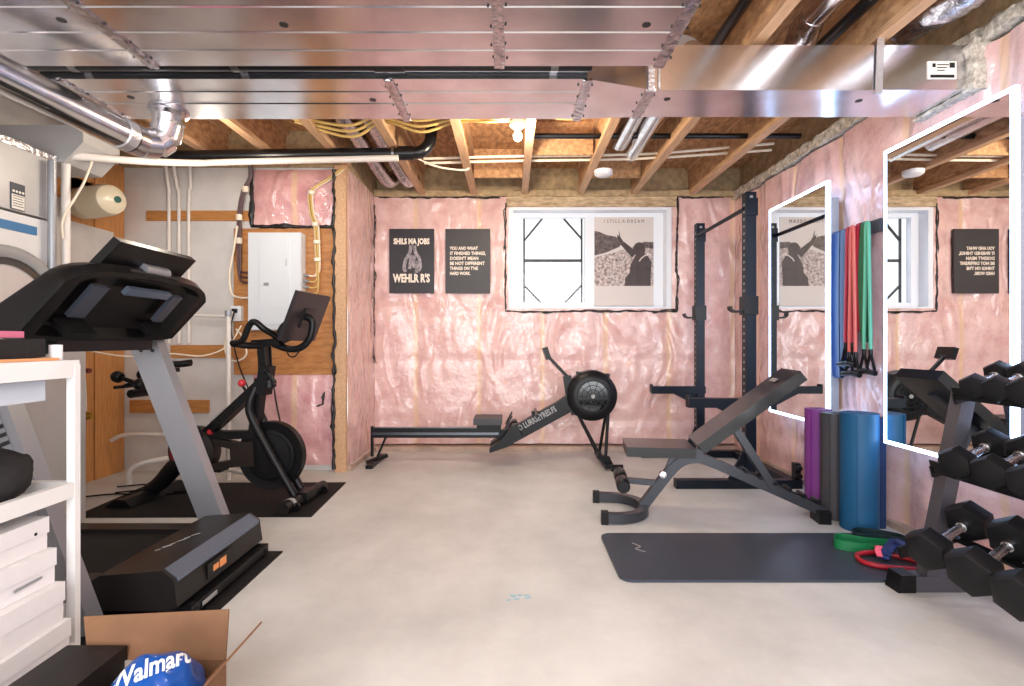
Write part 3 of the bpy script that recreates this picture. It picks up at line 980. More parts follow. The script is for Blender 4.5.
MB().tube(spline([(-2.34, YU - 0.02, 2.1), (-2.37, YU - 0.02, 1.9), (-2.405, YU - 0.02, 1.7), (-2.39, YU - 0.02, 1.53), (-2.32, YU - 0.02, 1.49), (-2.225, YU - 0.02, 1.49)], 5), 0.009, 8).build('cable', M['cable_white'], c2)
for z, x in ((2.44, -2.28), (2.2, -2.333), (2.0, -2.333)):
    MB().tube([(x, YU - 0.003, z), (x, YU - 0.003, z - 0.05)], 0.027, 10).build('cable_tie', M['cable_white'], c2)

# cables and pipes among the joists
for k, (y, z, zz, sag, lab) in enumerate(((4.42, 2.69, 2.76, 0.0, 'upper of two pale cables strung straight through the joists'), (4.46, 2.665, 2.72, 0.0, 'lower of two pale cables strung straight through the joists'))):
    pipe('electrical_cable', [(-0.75, y, z - 0.02), (0.0, y, z), (0.75, y, z + 0.01), (1.3, y, z + 0.03), (2.2, y - 0.05, zz + 0.02)], 0.012, M['cable_white'], lab, 'cable', 8, 5)
for k in range(3):
    pipe('electrical_cable', [(-1.55, 3.62 + 0.05 * k, 2.69), (-1.15, 3.62 + 0.05 * k, 2.62 - 0.02 * k), (-0.92, 3.62 + 0.05 * k, 2.69), (-0.65, 3.62 + 0.05 * k, 2.655 - 0.02 * k), (-0.39, 3.62 + 0.05 * k, 2.69),
                                (-0.15, 3.6, 2.665 - 0.012 * k), (0.1, 3.62 + 0.05 * k, 2.70)],
         0.011, M['cable_yellow'], ('nearest', 'middle', 'farthest')[k] + ' of the sagging yellow cables left of the bare bulb', 'cable', 8, 5)
pipe('electrical_cable', [(0.1, 3.6, 2.70), (0.4, 3.6, 2.66), (0.7, 3.6, 2.70)], 0.012, M['cable_yellow'], 'single sagging yellow cable right of the bare bulb', 'cable', 8, 6)
pipe('electrical_cable', [(-0.85, 4.35, 2.68), (-0.65, 4.4, 2.60), (-0.4, 4.5, 2.60), (-0.38, 4.5, 2.66)], 0.009, M['cable_white'], 'white cable sagging below the joists near the black fitting', 'cable', 8, 5)
pipe('gas_pipe', [(0.14, 4.06, 2.72), (2.25, 4.06, 2.72)], 0.021, M['black_pipe'], 'thin black gas pipe through the joists beyond the trunk duct')
pipe('drain_pipe', [(1.72, RY, 2.76), (1.72, 3.4, 2.76)], 0.033, M['black_pipe'], 'black pipe between the joists above the narrow duct, nearer the right wall')
pipe('drain_pipe', [(1.14, RY, 2.78), (1.14, 3.2, 2.78)], 0.03, M['black_pipe'], 'black pipe between the joists, nearest the wide duct end')
rp = thing('round_duct', (1.52, 2, 2.7), 'small silver pipe between joists above the narrow duct', 'duct')
MB().tube([(1.52, RY, 2.77), (1.52, 2.62, 2.76)], 0.062, 18).build('pipe_run', M['round_metal'], rp)
MB().tube([(1.52, 2.62, 2.76), (1.52, 2.70, 2.74), (1.52, 2.76, 2.68), (1.52, 2.77, 2.60)], [0.066, 0.075, 0.08, 0.082], 18).jitter(0.008, 30, 4).build('collar', M['foil'], rp)
rp = thing('round_duct', (0.97, 3.8, 2.7), 'pair of silver round ducts in the bay right of the bulb', 'duct')
for x, ye in ((0.88, 4.25), (1.03, 4.5)):
    MB().tube([(x, 2.95, 2.76), (x, ye, 2.74)], 0.068, 18).build('pipe_run', M['round_metal'], rp)
MB().tube([(0.985, 3.02, 2.76), (0.985, 3.06, 2.76)], 0.14, 22).build('collar', M['duct_tape'], rp)
tag(MB().lathe([(0.0, 0.0), (0.06, 0.004), (0.08, 0.018), (0.083, 0.05), (0.05, 0.06)], (0.80, 4.55, 2.56), (0, 0, 1), 26).build('ceiling_vent', M['white_plastic']),
    'round white cap hanging under the joists by the silver ducts', 'vent')
# corrugated hoses left
for k, (x, lab) in enumerate(((-1.25, 'left corrugated silver hose between joists above the return wall'), (-1.06, 'right corrugated silver hose between joists above the return wall'))):
    b = MB()
    pts = spline([(x, 3.2, 2.78), (x + 0.02, 3.9, 2.75), (x + 0.03, 4.5, 2.71), (x + 0.06, 4.95, 2.66), (x + 0.10, 5.1, 2.72)], 14)
    b.tube(pts, [0.062 + 0.006 * (i % 2) for i in range(len(pts))], 14)
    tag(b.build('flexible_hose', M['foil'], angle=80), lab, 'duct')
b = MB()
pts = spline([(2.02, 1.4, 2.80), (2.04, 1.9, 2.76), (2.05, 2.3, 2.72), (2.02, 2.7, 2.75)], 14)
b.tube(pts, [0.095 + 0.008 * (i % 2) for i in range(len(pts))], 16).jitter(0.012, 14, 8)
tag(b.build('flexible_hose', M['foil'], angle=80), 'crumpled foil hose above the labelled duct end', 'duct')

# bare bulb
bl = thing('ceiling_bulb', (0.03, 3.62, 2.5), 'bare lit bulb in a white holder beside a joist', 'lamp')
MB().lathe([(0.0, 0.0), (0.055, 0.0), (0.055, 0.03), (0.03, 0.05), (0.0, 0.05)], (0.04, 3.64, 2.655), (0, 0, -1), 20).build('holder', M['white_plastic'], bl)
MB().lathe([(0.012, 0), (0.014, 0.015), (0.03, 0.045), (0.028, 0.068), (0.015, 0.083), (0.0, 0.087)], (0.04, 3.64, 2.605), (0, 0, -1), 20).build('bulb_glass', M['bulb'], bl)

# ------------------------------------------------------------------ utility corner
fu = thing('furnace', (-3.0, 2.6, 0), 'grey white furnace with plenum left of the treadmill', 'furnace')
MB().box(-3.35, -2.64, 2.42, 3.22, 0.02, 1.12, 0.01).build('lower_cabinet', M['furnace'], fu)
MB().box(-3.35, -2.80, 2.42, 3.19, 1.12, 1.84, 0.008).build('upper_cabinet', M['white'], fu)
MB().box(-3.35, -2.80, 2.42, 3.19, 1.855, 2.215, 0.006).build('plenum', M['furnace'], fu)
tp = MB().box(-2.83, -2.79, 2.42, 3.2, 2.215, 2.25)
bmesh.ops.subdivide_edges(tp.bm, edges=tp.bm.edges[:], cuts=6, use_grid_fill=True)
tp.jitter(0.006, 30, 1).build('foil_tape', M['foil'], fu, angle=30)
MB().prism([(-3.35, 2.22), (-2.76, 2.22), (-2.64, 2.345), (-2.64, 2.45), (-3.35, 2.45)], lambda a, c, d: (a, d, c), 3.2, 3.5).build('return_box', M['furnace'], fu, smooth=False)
MB().box(-2.80, -2.795, 2.42, 3.06, 1.74, 1.79).build('blue_band', M['blue_print'], fu, smooth=False)
MB().lathe([(0.31, -0.01), (0.31, 0.03), (0.33, 0.045), (0.36, 0.045), (0.378, 0.03), (0.378, -0.01)], (-2.80, 2.86, 1.27), (1, 0, 0), 48).build('hatch_ring', M['grey_ring'], fu)
MB().lathe([(0.0, 0.012), (0.27, 0.012), (0.31, 0.004)], (-2.80, 2.86, 1.27), (1, 0, 0), 48).build('hatch_glass', M['photo_light'], fu)
MB().lathe([(0.272, 0.0), (0.272, 0.02), (0.31, 0.02), (0.31, 0.0)], (-2.80, 2.86, 1.27), (1, 0, 0), 48).build('hatch_gasket', M['dark_glass'], fu)
lb = MB().box(-2.799, -2.795, 2.90, 2.985, 1.86, 2.01).build('rating_label', M['smoke_grey'], fu, smooth=False)
lt = MB(); lt.box(-2.795, -2.793, 2.905, 2.98, 1.865, 1.945)
for k in range(4):
    lt.lathe([(0.0, 0.001), (0.007, 0.001), (0.007, -0.001)], (-2.794, 2.915 + 0.019 * k, 1.963), (1, 0, 0), 10)
lt.build('printed_marks', M['paper'], lb, smooth=False)
lt = MB()
for k in range(5):
    lt.box(-2.793, -2.792, 2.91, 2.975 - 0.006 * (k % 2), 1.935 - 0.014 * k, 1.939 - 0.014 * k)
lt.build('printed_lines', M['smoke_grey'], lb, smooth=False)
pipe('vent_pipe', [(-2.76, 3.12, 1.2), (-2.76, 3.12, 2.2)], 0.022, M['grey_metal'], 'grey conduit standing against the furnace front edge')
pipe('overflow_hose', [(-2.755, 3.19, 1.75), (-2.75, 3.19, 1.88), (-2.69, 3.27, 2.12), (-2.67, 3.36, 2.42)], 0.007, M['cable_white'], 'thin white hose slanting past the cream tank', n=5)

tk = thing('expansion_tank', (-3.15, 3.85, 2.05), 'cream expansion tank with a green badge, high on the left wall', 'tank')
ax = V(1, -0.38, 0.0)
o = V(-3.35, 4.0, 2.17)
MB().lathe([(0.0, -0.02), (0.05, -0.02), (0.10, 0.02), (0.118, 0.07), (0.118, 0.16), (0.121, 0.165), (0.121, 0.175), (0.118, 0.18), (0.118, 0.36), (0.105, 0.41), (0.07, 0.435), (0.0, 0.445)], o, ax, 32).build('shell', M['tank'], tk)
MB().lathe([(0.0, 0.004), (0.024, 0.003), (0.024, -0.003)], o + ax.normalized() * 0.442 + V(0.012, 0.015, 0.0), ax, 20).build('badge', M['green_print'], tk)
MB().tube([o + ax.normalized() * -0.02, o + ax.normalized() * -0.06], 0.02, 10).build('inlet', M['brass'], tk)

pf = thing('pipe_assembly', (-2.5, 4.2, 0), 'white plastic pipes near the floor behind the bike', 'pipe')
MB().tube([(-2.80, 4.3, 0.05), (-2.80, 4.3, 0.75)], 0.018, 10).build('pipe', M['pvc'], pf)
MB().tube(spline([(-3.3, 4.28, 0.30), (-3.2, 4.28, 0.345), (-3.0, 4.28, 0.35), (-2.70, 4.28, 0.35)], 3), 0.017, 10).build('pipe', M['pvc'], pf)
MB().tube(spline([(-2.98, 4.05, 0.0), (-2.98, 4.05, 0.09), (-2.96, 4.06, 0.13), (-2.88, 4.1, 0.165), (-2.72, 4.2, 0.18)], 4), 0.022, 10).build('pipe', M['pvc'], pf)
MB().tube([(-2.29, 4.2, 0.0), (-2.29, 4.2, 1.345)], 0.019, 12).build('pipe', M['pvc'], pf)
MB().tube([(-2.29, 4.2, 1.32), (-2.29, 4.2, 1.365)], 0.028, 12).build('cap', M['grey_metal'], pf)
MB().tube([(-2.30, 4.2, 1.32), (-2.75, 4.25, 1.33)], 0.012, 10).build('pipe', M['pvc'], pf)
MB().tube(spline([(-2.3, 4.15, 0.10), (-2.1, 4.1, 0.08), (-1.9, 4.15, 0.03)], 4), 0.018, 10).build('pipe', M['pvc'], pf)
cord = pipe('looped_cable', [(-2.37, YU - 0.03, 1.37), (-2.40, YU - 0.05, 1.25), (-2.43, YU - 0.05, 1.05), (-2.36, YU - 0.05, 0.95), (-2.25, YU - 0.05, 1.0), (-2.28, YU - 0.05, 1.15), (-2.34, YU - 0.04, 1.22)], 0.008, M['cable_white'],
            'looped white power cord hanging under the outlet', 'cord', 8, 6)
pipe('looped_cable', [(-2.36, YU - 0.03, 1.38), (-2.37, YU - 0.06, 1.2), (-2.30, YU - 0.06, 0.9), (-2.2, YU - 0.1, 0.7), (-2.18, YU - 0.1, 0.5)], 0.006, M['black'], 'black power cord dropping behind the bike frame', 'cord', 8, 6)
pipe('thin_cable', [(-3.2, 3.9, 1.05), (-2.95, 4.0, 1.0), (-2.7, 4.1, 1.02), (-2.5, 4.2, 1.0), (-2.35, 4.3, 1.08), (-2.28, 4.38, 1.25)], 0.006, M['cable_white'], 'thin white cable drooping across the pale wall', 'cable', 8, 6)
vl = thing('valve_pipe', (-3.12, 3.8, 0.4), 'thin cream water line with two shutoff valves on the left wall', 'valve')
MB().tube(spline([(-3.24, 3.8, 1.3), (-3.22, 3.8, 1.0), (-3.12, 3.78, 0.9), (-3.10, 3.78, 0.6), (-3.14, 3.78, 0.55)], 5), 0.009, 8).build('pipe', M['cable_white'], vl)
MB().tube([(XL, 3.76, 0.905), (-3.05, 3.76, 0.905)], 0.018, 10).ball((-3.1, 3.74, 0.91), 0.028).build('valve', M['valve_red'], vl)
MB().tube([(XL, 3.76, 0.575), (-3.04, 3.76, 0.575)], 0.018, 10).ball((-3.08, 3.74, 0.58), 0.038).box(-3.10, -3.02, 3.72, 3.74, 0.595, 0.61).build('valve', M['brass'], vl)
cs = MB()
for k, (px, py_) in enumerate(((-3.0, 3.95), (-2.9, 3.8), (-3.05, 3.7))):
    cs.tube(spline([(px, py_, 0.012), (px + 0.2, py_ + 0.07, 0.012), (px + 0.45, py_ + 0.02, 0.012), (px + 0.7, py_ + 0.12, 0.012)], 6), 0.006, 6)
tag(cs.build('floor_cords', M['black']), 'black cords lying on the floor behind the bike mat', 'cord')

# ------------------------------------------------------------------ mats on the floor
tag(MB().box(-3.15, -1.215, 1.86, 2.754, 0.0, 0.008, 0.002).build('equipment_mat', M['rubber']), 'black rubber mat under the treadmill', 'mat')
tag(MB().prism([(-2.78, 3.29), (-1.275, 3.305), (-1.31, 4.10), (-2.83, 4.08)], lambda a, c, d: (a, c, d), 0.0, 0.007).build('equipment_mat', M['rubber'], smooth=False), 'black rubber mat under the exercise bike', 'mat')


def rounded(x0, x1, y0, y1, r, n=6):
    p = []
    for (cx_, cy_, a0) in ((x1 - r, y1 - r, 0), (x0 + r, y1 - r, PI / 2), (x0 + r, y0 + r, PI), (x1 - r, y0 + r, 1.5 * PI)):
        for k in range(n + 1):
            a = a0 + k * PI / 2 / n
            p.append((cx_ + r * math.cos(a), cy_ + r * math.sin(a)))
    return p


ym = thing('exercise_mat', (1.37, 2.7, 0), 'dark grey exercise mat laid on the floor in front of the bench', 'mat')
MB().prism(rounded(0.505, 2.235, 2.41, 3.0, 0.06), lambda a, c, d: (a, c, d), 0.0, 0.013, 0.003).build('mat_sheet', M['yoga'], ym)
MB().sweep(rect_prof(-0.004, 0.004, 0, 0.0008, 1), spline([(0.66, 2.85, 0.0132), (0.69, 2.80, 0.0132), (0.66, 2.77, 0.0132), (0.70, 2.73, 0.0132)], 4)).build('logo', M['letter_grey'], ym)

# blue chalk-like scuff on the floor
b = MB()
for k in range(7):
    a = random.uniform(-0.04, 0.04); c = random.uniform(-0.03, 0.03)
    b.prism([(0.03 + a + 0.018 * math.cos(q * PI / 4) * random.uniform(.4, 1.2), 2.27 + c + 0.012 * math.sin(q * PI / 4) * random.uniform(.4, 1.2)) for q in range(8)], lambda x, y, d: (x, y, d), 0.0, 0.0006)
tag(b.build('paint_spots', mat('pale_blue_paint', (150, 186, 196), 0.6), smooth=False), 'pale blue paint spots on the bare floor', 'paint spots', kind='stuff')

# ------------------------------------------------------------------ treadmill
T = thing('treadmill', (-2.2, 2.33, 0.008), 'large black treadmill with silver uprights at the left', 'treadmill')
YN, YFAR = 2.03, 2.70
fr = MB()
for (a, c) in ((YN, YN + 0.09), (YFAR - 0.09, YFAR)):
    fr.box(-2.62, -1.62, a, c, 0.13, 0.175, 0.01)
    fr.box(-2.62, -1.4, a + 0.03, c - 0.03, 0.05, 0.13, 0.004)
fr.build('side_rails', M['hood'], T)
MB().box(-2.61, -1.64, YN + 0.09, YFAR - 0.09, 0.10, 0.155, 0.01).build('running_belt', M['belt'], T)
hd = MB()
prof = [(-1.70, 0.155), (-1.60, 0.208), (-1.36, 0.226), (-1.315, 0.192), (-1.30, 0.085), (-1.33, 0.07), (-1.70, 0.07)]
hd.prism(prof, lambda a, c, d: (a, d, c), YN - 0.01, YFAR + 0.01, 0.012, 3)
hd.build('motor_hood', M['hood'], T)
MB().prism([(-1.362, 0.2275), (-1.313, 0.195), (-1.309, 0.178), (-1.345, 0.20)], lambda a, c, d: (a, d, c), YN + 0.008, YFAR - 0.008).build('edge_sheen', M['plastic_sheen'], T)  # sheen along the hood's front bevel, laid on as a paler strip
lm = MB()
for k in range(6):
    q = V(-1.54 + 0.012 * k, 2.24 + 0.032 * k, 0.2165 + 0.0022 * k * 0.5)
    lm.bar(q, q + V(0.018, 0.022, 0.001) * (1.3 if k % 2 else 0.8), 0.012 if k in (1, 4) else 0.006, 0.002)
lm.build('logo', M['letter_grey'], T)
MB().box(-1.303, -1.298, 2.22, 2.42, 0.10, 0.165).build('warning_plate', M['black'], T)
st = MB(); st.box(-1.298, -1.296, 2.26, 2.30, 0.12, 0.145); st.box(-1.298, -1.296, 2.31, 2.36, 0.115, 0.15)
st.build('warning_sticker', M['orange_sticker'], T)
ft = MB(); ft.box(-1.40, -1.265, YN + 0.02, YFAR + 0.0, 0.03, 0.07, 0.01)
for y in (YN + 0.03, YFAR - 0.05):
    ft.lathe([(0.0, 0), (0.03, 0.002), (0.034, 0.02), (0.03, 0.04), (0.0, 0.04)], (-1.29, y, 0.042), (0, 1, 0), 16)
ft.build('front_foot', M['black'], T)
MB().box(-1.262, -1.258, 2.12, 2.22, 0.042, 0.058).build('badge', M['letter_grey'], T)
for (ya, yc_) in ((1.865, 1.93), (2.725, 2.79)):
    u = MB()
    x_up = -1.525 if ya > 2 else -1.56
    f_ = lambda z: x_up - 0.375 * (z - 0.22)
    u.prism([(f_(0.03), 0.03), (f_(1.14), 1.14), (f_(1.14) - 0.155, 1.14), (f_(0.03) - 0.13, 0.03)], lambda a, c, d: (a, d, c), ya, yc_, 0.018, 3)
    uo = u.build('upright', M['silver'], T)
    MB().prism([(f_(0.012) + 0.03, 0.012), (f_(0.012) + 0.02, 0.06), (f_(0.012) - 0.3, 0.06), (f_(0.012) - 0.33, 0.012)], lambda a, c, d: (a, d, c), ya - 0.01, yc_ + 0.01, 0.006).build('base_foot', M['black'], T)
    for dx in (0.04, 0.10):
        MB().lathe([(0.0, 0.006), (0.008, 0.005), (0.01, -0.002)], (f_(1.07) - dx, ya, 1.07), (0, -1, 0), 10).build('bolt', M['sealant'], uo)
    if ya < 2:
        tx = V(-0.375, 0, 1).normalized() * -1
        MB().prism([(f_(0.30) - 0.135, 0.30), (f_(0.95) - 0.15, 0.95), (f_(0.95) - 0.04, 0.95), (f_(0.30) - 0.03, 0.30)], lambda a, c, d: (a, d, c), ya - 0.002, ya).build('side_panel', M['grey_metal'], uo, smooth=False)
        text_part('lettering', 'TU1UBU', M['letter_black'], uo, (f_(0.9) - 0.085, ya - 0.003, 0.9), tx, (V(0, 1, 0).cross(tx) * -1), 0.06, bold=0.002, width=0.33)
# console
con = MB()
cp = [(-1.60, 1.365), (-1.832, 1.115), (-1.90, 1.11), (-1.96, 1.15), (-1.96, 1.235), (-1.70, 1.405), (-1.63, 1.40)]
N = 18
rings = []
for k in range(N + 1):
    t_ = -1 + 2 * k / N
    y = 2.355 + 0.445 * math.sin(t_ * PI / 2)
    s_ = (1 - abs(math.sin(t_ * PI / 2)) ** 6) * 0.22 + 0.78
    arch = 0.04 * (1 - t_ * t_)
    rings.append([con.bm.verts.new((-1.82 + (a + 1.82) * s_, y, 1.20 + (c - 1.20) * s_ + arch * (1 if c > 1.3 else 0.2))) for a, c in cp])
K = len(cp)
inner = []
for k in range(N):
    for i in range(K):
        j = (i + 1) % K
        if i == 0 and 2 <= k < N - 2:
            continue
        con.bm.faces.new((rings[k][i], rings[k][j], rings[k + 1][j], rings[k + 1][i]))
con.bm.faces.new(rings[0]); con.bm.faces.new(rings[-1][::-1])
# recess in the underside
nr = V(0.73, 0, -0.68).normalized()
loop_t = [rings[k][0] for k in range(2, N - 1)]
loop_b = [rings[k][1] for k in range(2, N - 1)]
loop = loop_t + loop_b[::-1]
cen = sum((v.co for v in loop), V(0, 0, 0)) / len(loop)
l2 = [con.bm.verts.new(cen + (v.co - cen) * 0.90) for v in loop]
l3 = [con.bm.verts.new(cen + (v.co - cen) * 0.80 - nr * 0.045) for v in loop]
for A_, B2 in ((loop, l2), (l2, l3)):
    for k in range(len(loop)):
        j = (k + 1) % len(loop)
        con.bm.faces.new((A_[k], A_[j], B2[j], B2[k]))
con.bm.faces.new(l3)
co = con.build('console_shell', M['console_black'], T, angle=40)
for (y0, y1) in ((2.06, 2.14), (2.55, 2.615)):
    pts = []
    p = [V(-1.655, y0, 1.335), V(-1.76, y0, 1.215), V(-1.76, y1, 1.215), V(-1.655, y1, 1.335)]
    pb = MB(); q = [v - nr * 0.02 for v in p]; pb._faces(p + q, [(0, 1, 2, 3), (7, 6, 5, 4), (0, 4, 5, 1), (1, 5, 6, 2), (2, 6, 7, 3), (3, 7, 4, 0)])
    pb.build('side_reflection', M['smoke_grey'], T, smooth=False)  # grey patches standing in for reflections inside the console bowl
p = [V(-1.645, 2.24, 1.345), V(-1.672, 2.24, 1.318), V(-1.672, 2.52, 1.318), V(-1.645, 2.52, 1.345)]
pb = MB(); q = [v - nr * 0.02 for v in p]; pb._faces(p + q, [(0, 1, 2, 3), (7, 6, 5, 4), (0, 4, 5, 1), (1, 5, 6, 2), (2, 6, 7, 3), (3, 7, 4, 0)])
pb.build('top_reflection', M['plastic_sheen'], T, smooth=False)  # reflection under the console's upper rim, put in as a pale strip
for (y0, y1) in ((2.03, 2.18), (2.50, 2.64)):
    MB().bar((-1.775, y0, 1.175), (-1.775, y1, 1.175), 0.09, 0.02, up=(0.7, 0, 0.7), bevel=0.004).build('tray', M['black'], T)
sd = V(0.62, 0, 0.78).normalized()
sn = V(0.78, 0, -0.62).normalized()
sb = MB()
p0 = V(-1.735, 0, 1.345); p1_ = V(-1.57, 0, 1.518)
q = []
for yy_ in (2.085, 2.585):
    for base in (p0, p1_):
        q += [V(base.x, yy_, base.z), V(base.x, yy_, base.z) - sn * 0.035]
v_, f_c = sb._faces(q, [(0, 1, 3, 2), (4, 6, 7, 5), (0, 2, 6, 4), (1, 5, 7, 3), (2, 3, 7, 6), (0, 4, 5, 1)])
sb._bevel(v_, 0.008, 2)
so = sb.build('display', M['console_black'], T)
MB().bar(p0 + V(0, 2.10, 0) + sd * 0.01 + sn * 0.003, p1_ + V(0, 2.57, 0) * 0 + V(0, 2.10, 0) + sn * 0.003, 0.001, 0.001).build('edge_line', M['dark_panel'], so)
MB().tube([(-1.632, 2.29, 1.437), (-1.632, 2.45, 1.437)], 0.027, 16).build('hinge', M['silver'], T)
MB().bar((-1.66, 2.20, 1.41), (-1.66, 2.52, 1.41), 0.10, 0.03, bevel=0.008).build('mount', M['hood'], T)
hr = MB()
for y in (1.99, 2.68):
    hr.tube(spline([(-1.86, y, 1.19), (-1.98, y, 1.185), (-2.2, y, 1.13), (-2.5, y, 1.06), (-2.56, y, 1.0)], 5), 0.035, 12)
hr.build('handrails', M['console_black'], T)
MB().box(-1.95, -1.84, 2.10, 2.66, 1.075, 1.125, 0.012).build('cross_bar', M['black'], T)

# ------------------------------------------------------------------ exercise bike
BK = thing('exercise_bike', (-2.0, 3.66, 0.007), 'black exercise bike with a tilted screen and red knob', 'exercise bike')
RB = Matrix.Translation(V(-2.0, 3.66, 0)) @ Matrix.Rotation(math.radians(-6), 4, 'Z') @ Matrix.Translation(V(2.0, 0, 0))


def bk(b_, name, m, parent=None, **kw):
    return b_.build(name, m, parent or BK, xf=RB, **kw)


fw = MB()
fw.lathe([(0.0, -0.02), (0.20, -0.02), (0.236, -0.028), (0.236, 0.028), (0.20, 0.02), (0.0, 0.02)], (-1.67, 0, 0.327), (0, 1, 0), 48)
bk(fw, 'flywheel', M['black'])
bk(MB().lathe([(0.0, -0.034), (0.15, -0.034), (0.175, -0.028), (0.175, -0.02)], (-1.67, 0, 0.327), (0, 1, 0), 36).lathe([(0.148, -0.037), (0.156, -0.037), (0.156, -0.03), (0.148, -0.03)], (-1.67, 0, 0.327), (0, 1, 0), 36, closed=True), 'flywheel_cover', M['matt_black'])
fk = MB()
for y in (-0.055, 0.055):
    fk.tube(spline([(-1.775, y * 0.5, 0.80), (-1.80, y, 0.70), (-1.79, y, 0.60), (-1.68, y, 0.40), (-1.475, y, 0.06)], 5), 0.028, 12)
bk(fk, 'fork', M['matt_black'])
ff = MB()
ff.tube([(-1.43, -0.27, 0.045), (-1.43, 0.27, 0.045)], 0.038, 14)
ff.box(-1.50, -1.38, -0.07, 0.07, 0.03, 0.09, 0.01)
ffo = bk(ff, 'front_foot', M['matt_black'])
bk(MB().tube([(-1.43, -0.29, 0.045), (-1.43, -0.21, 0.045)], 0.043, 14), 'foot_cap', M['black'], ffo)
bk(MB().tube([(-1.43, -0.215, 0.047), (-1.43, -0.18, 0.047)], 0.043, 14), 'foot_band', M['letter_grey'], ffo)
for y in (-0.2, 0.2):
    bk(MB().lathe([(0, -0.012), (0.028, -0.012), (0.028, 0.012), (0, 0.012)], (-1.385, y, 0.036), (0, 1, 0), 14), 'transport_wheel', M['black'], ffo)
bk(MB().prism([(-2.70, 0.012), (-2.62, 0.06), (-2.56, 0.06), (-2.50, 0.012)], lambda a, c, d: (a, d, c), -0.26, 0.26, 0.01), 'rear_foot', M['matt_black'])
fm = MB()
fm.bar((-1.74, 0, 0.83), (-2.17, 0, 0.45), 0.06, 0.085, up=(0, 1, 0), bevel=0.012)
fm.bar((-1.79, 0, 0.47), (-2.18, 0, 0.455), 0.055, 0.065, up=(0, 1, 0), bevel=0.012)
fm.bar((-1.75, 0, 0.86), (-1.80, 0, 0.46), 0.06, 0.07, up=(0, 1, 0), bevel=0.015)
fm.bar((-1.705, 0, 0.95), (-1.735, 0, 0.75), 0.07, 0.10, up=(0, 1, 0), bevel=0.015)
fm.bar((-2.27, 0, 0.40), (-2.45, 0, 0.86), 0.055, 0.075, up=(0, 1, 0), bevel=0.012)
bk(fm, 'frame', M['matt_black'])
fb = MB()
fb.bar((-2.20, 0, 0.44), (-1.86, 0, 0.37), 0.05, 0.06, up=(0, 1, 0), bevel=0.01)
fb.bar((-2.30, 0, 0.20), (-1.86, 0, 0.28), 0.05, 0.07, up=(0, 1, 0), bevel=0.01)
fb.bar((-1.95, -0.035, 0.33), (-1.78, -0.035, 0.34), 0.03, 0.17, up=(0, 0, 1), bevel=0.01)
bk(fb, 'lower_frame', M['brown_black'])
bk(MB().tube(spline([(-2.2, 0, 0.33), (-2.38, 0, 0.24), (-2.5, 0, 0.12), (-2.6, 0, 0.05)], 4), [0.07, 0.07, 0.068, 0.066, 0.064, 0.062, 0.06, 0.058, 0.056, 0.054, 0.05, 0.05, 0.05], 14), 'rear_stay', M['matt_black'])
bk(MB().lathe([(0.0, -0.06), (0.13, -0.06), (0.17, -0.045), (0.175, 0.0), (0.17, 0.045), (0.0, 0.05)], (-2.25, 0, 0.345), (0, 1, 0), 36), 'belt_guard', M['brown_black'])
bk(MB().lathe([(0.0, -0.066), (0.045, -0.066), (0.05, -0.06)], (-2.35, 0, 0.33), (0, 1, 0), 24), 'guard_badge', mat('dark_red', (110, 26, 36), 0.4))
cr_ = MB()
cr_.bar((-2.24, -0.09, 0.345), (-2.30, -0.09, 0.505), 0.02, 0.03, up=(0, 1, 0), bevel=0.005).bar((-2.24, 0.09, 0.345), (-2.18, 0.09, 0.19), 0.02, 0.03, up=(0, 1, 0), bevel=0.005)
cro = bk(cr_, 'cranks', M['black'])
pd = MB()
pd.tube(spline([(-2.29, -0.15, 0.62), (-2.25, -0.15, 0.60), (-2.21, -0.15, 0.54), (-2.19, -0.15, 0.50), (-2.14, -0.15, 0.515), (-2.11, -0.15, 0.53)], 4), 0.014, 8)
pd.box(-2.24, -2.13, -0.2, -0.1, 0.485, 0.51, 0.006)
pd.box(-2.24, -2.13, 0.1, 0.2, 0.165, 0.19, 0.006)
bk(pd, 'pedals', M['black'], cro)
bk(MB().lathe([(0.0, -0.045), (0.02, -0.042), (0.023, -0.03)], (-2.11, 0, 0.485), (0, 1, 0), 18), 'frame_badge', M['red_label'])
o_ = text_part('lettering', 'PELOTON', M['letter_grey'], BK, V(-2.10, -0.034, 0.54) , V(0.43, 0, 0.38), V(-0.38, 0, 0.43), 0.034, width=0.15)
o_.data.transform(Matrix.Translation(-Vector(BK.location)) @ RB @ Matrix.Translation(Vector(BK.location)))
sp_ = MB(); sp_.bar((-2.42, 0, 0.78), (-2.46, 0, 0.91), 0.03, 0.05, up=(0, 1, 0), bevel=0.006); sp_.bar((-2.55, 0, 0.905), (-2.38, 0, 0.915), 0.04, 0.03, bevel=0.006)
bk(sp_, 'seat_post', M['black'])
sa = MB()
for t_, wy, zt in ((0, 0, 0), ):
    pass
ring = []
for k in range(11):
    u_ = k / 10
    x = -2.56 + 0.28 * u_
    hw = 0.078 * (1 - u_) ** 0.8 + 0.02
    if k == 0: hw *= 0.6
    z = 0.955 + 0.006 * math.cos(u_ * 5) + 0.008 * u_
    ring.append([sa.bm.verts.new((x, hw * math.cos(a * PI / 6), z + 0.026 * math.sin(a * PI / 6) * (1 if a <= 6 else 0.9))) for a in range(12)])
for k in range(10):
    for a in range(12):
        c_ = (a + 1) % 12
        sa.bm.faces.new((ring[k][a], ring[k][c_], ring[k + 1][c_], ring[k + 1][a]))
sa.bm.faces.new(ring[0]); sa.bm.faces.new(ring[-1][::-1])
bk(sa, 'saddle', M['black'], angle=60)
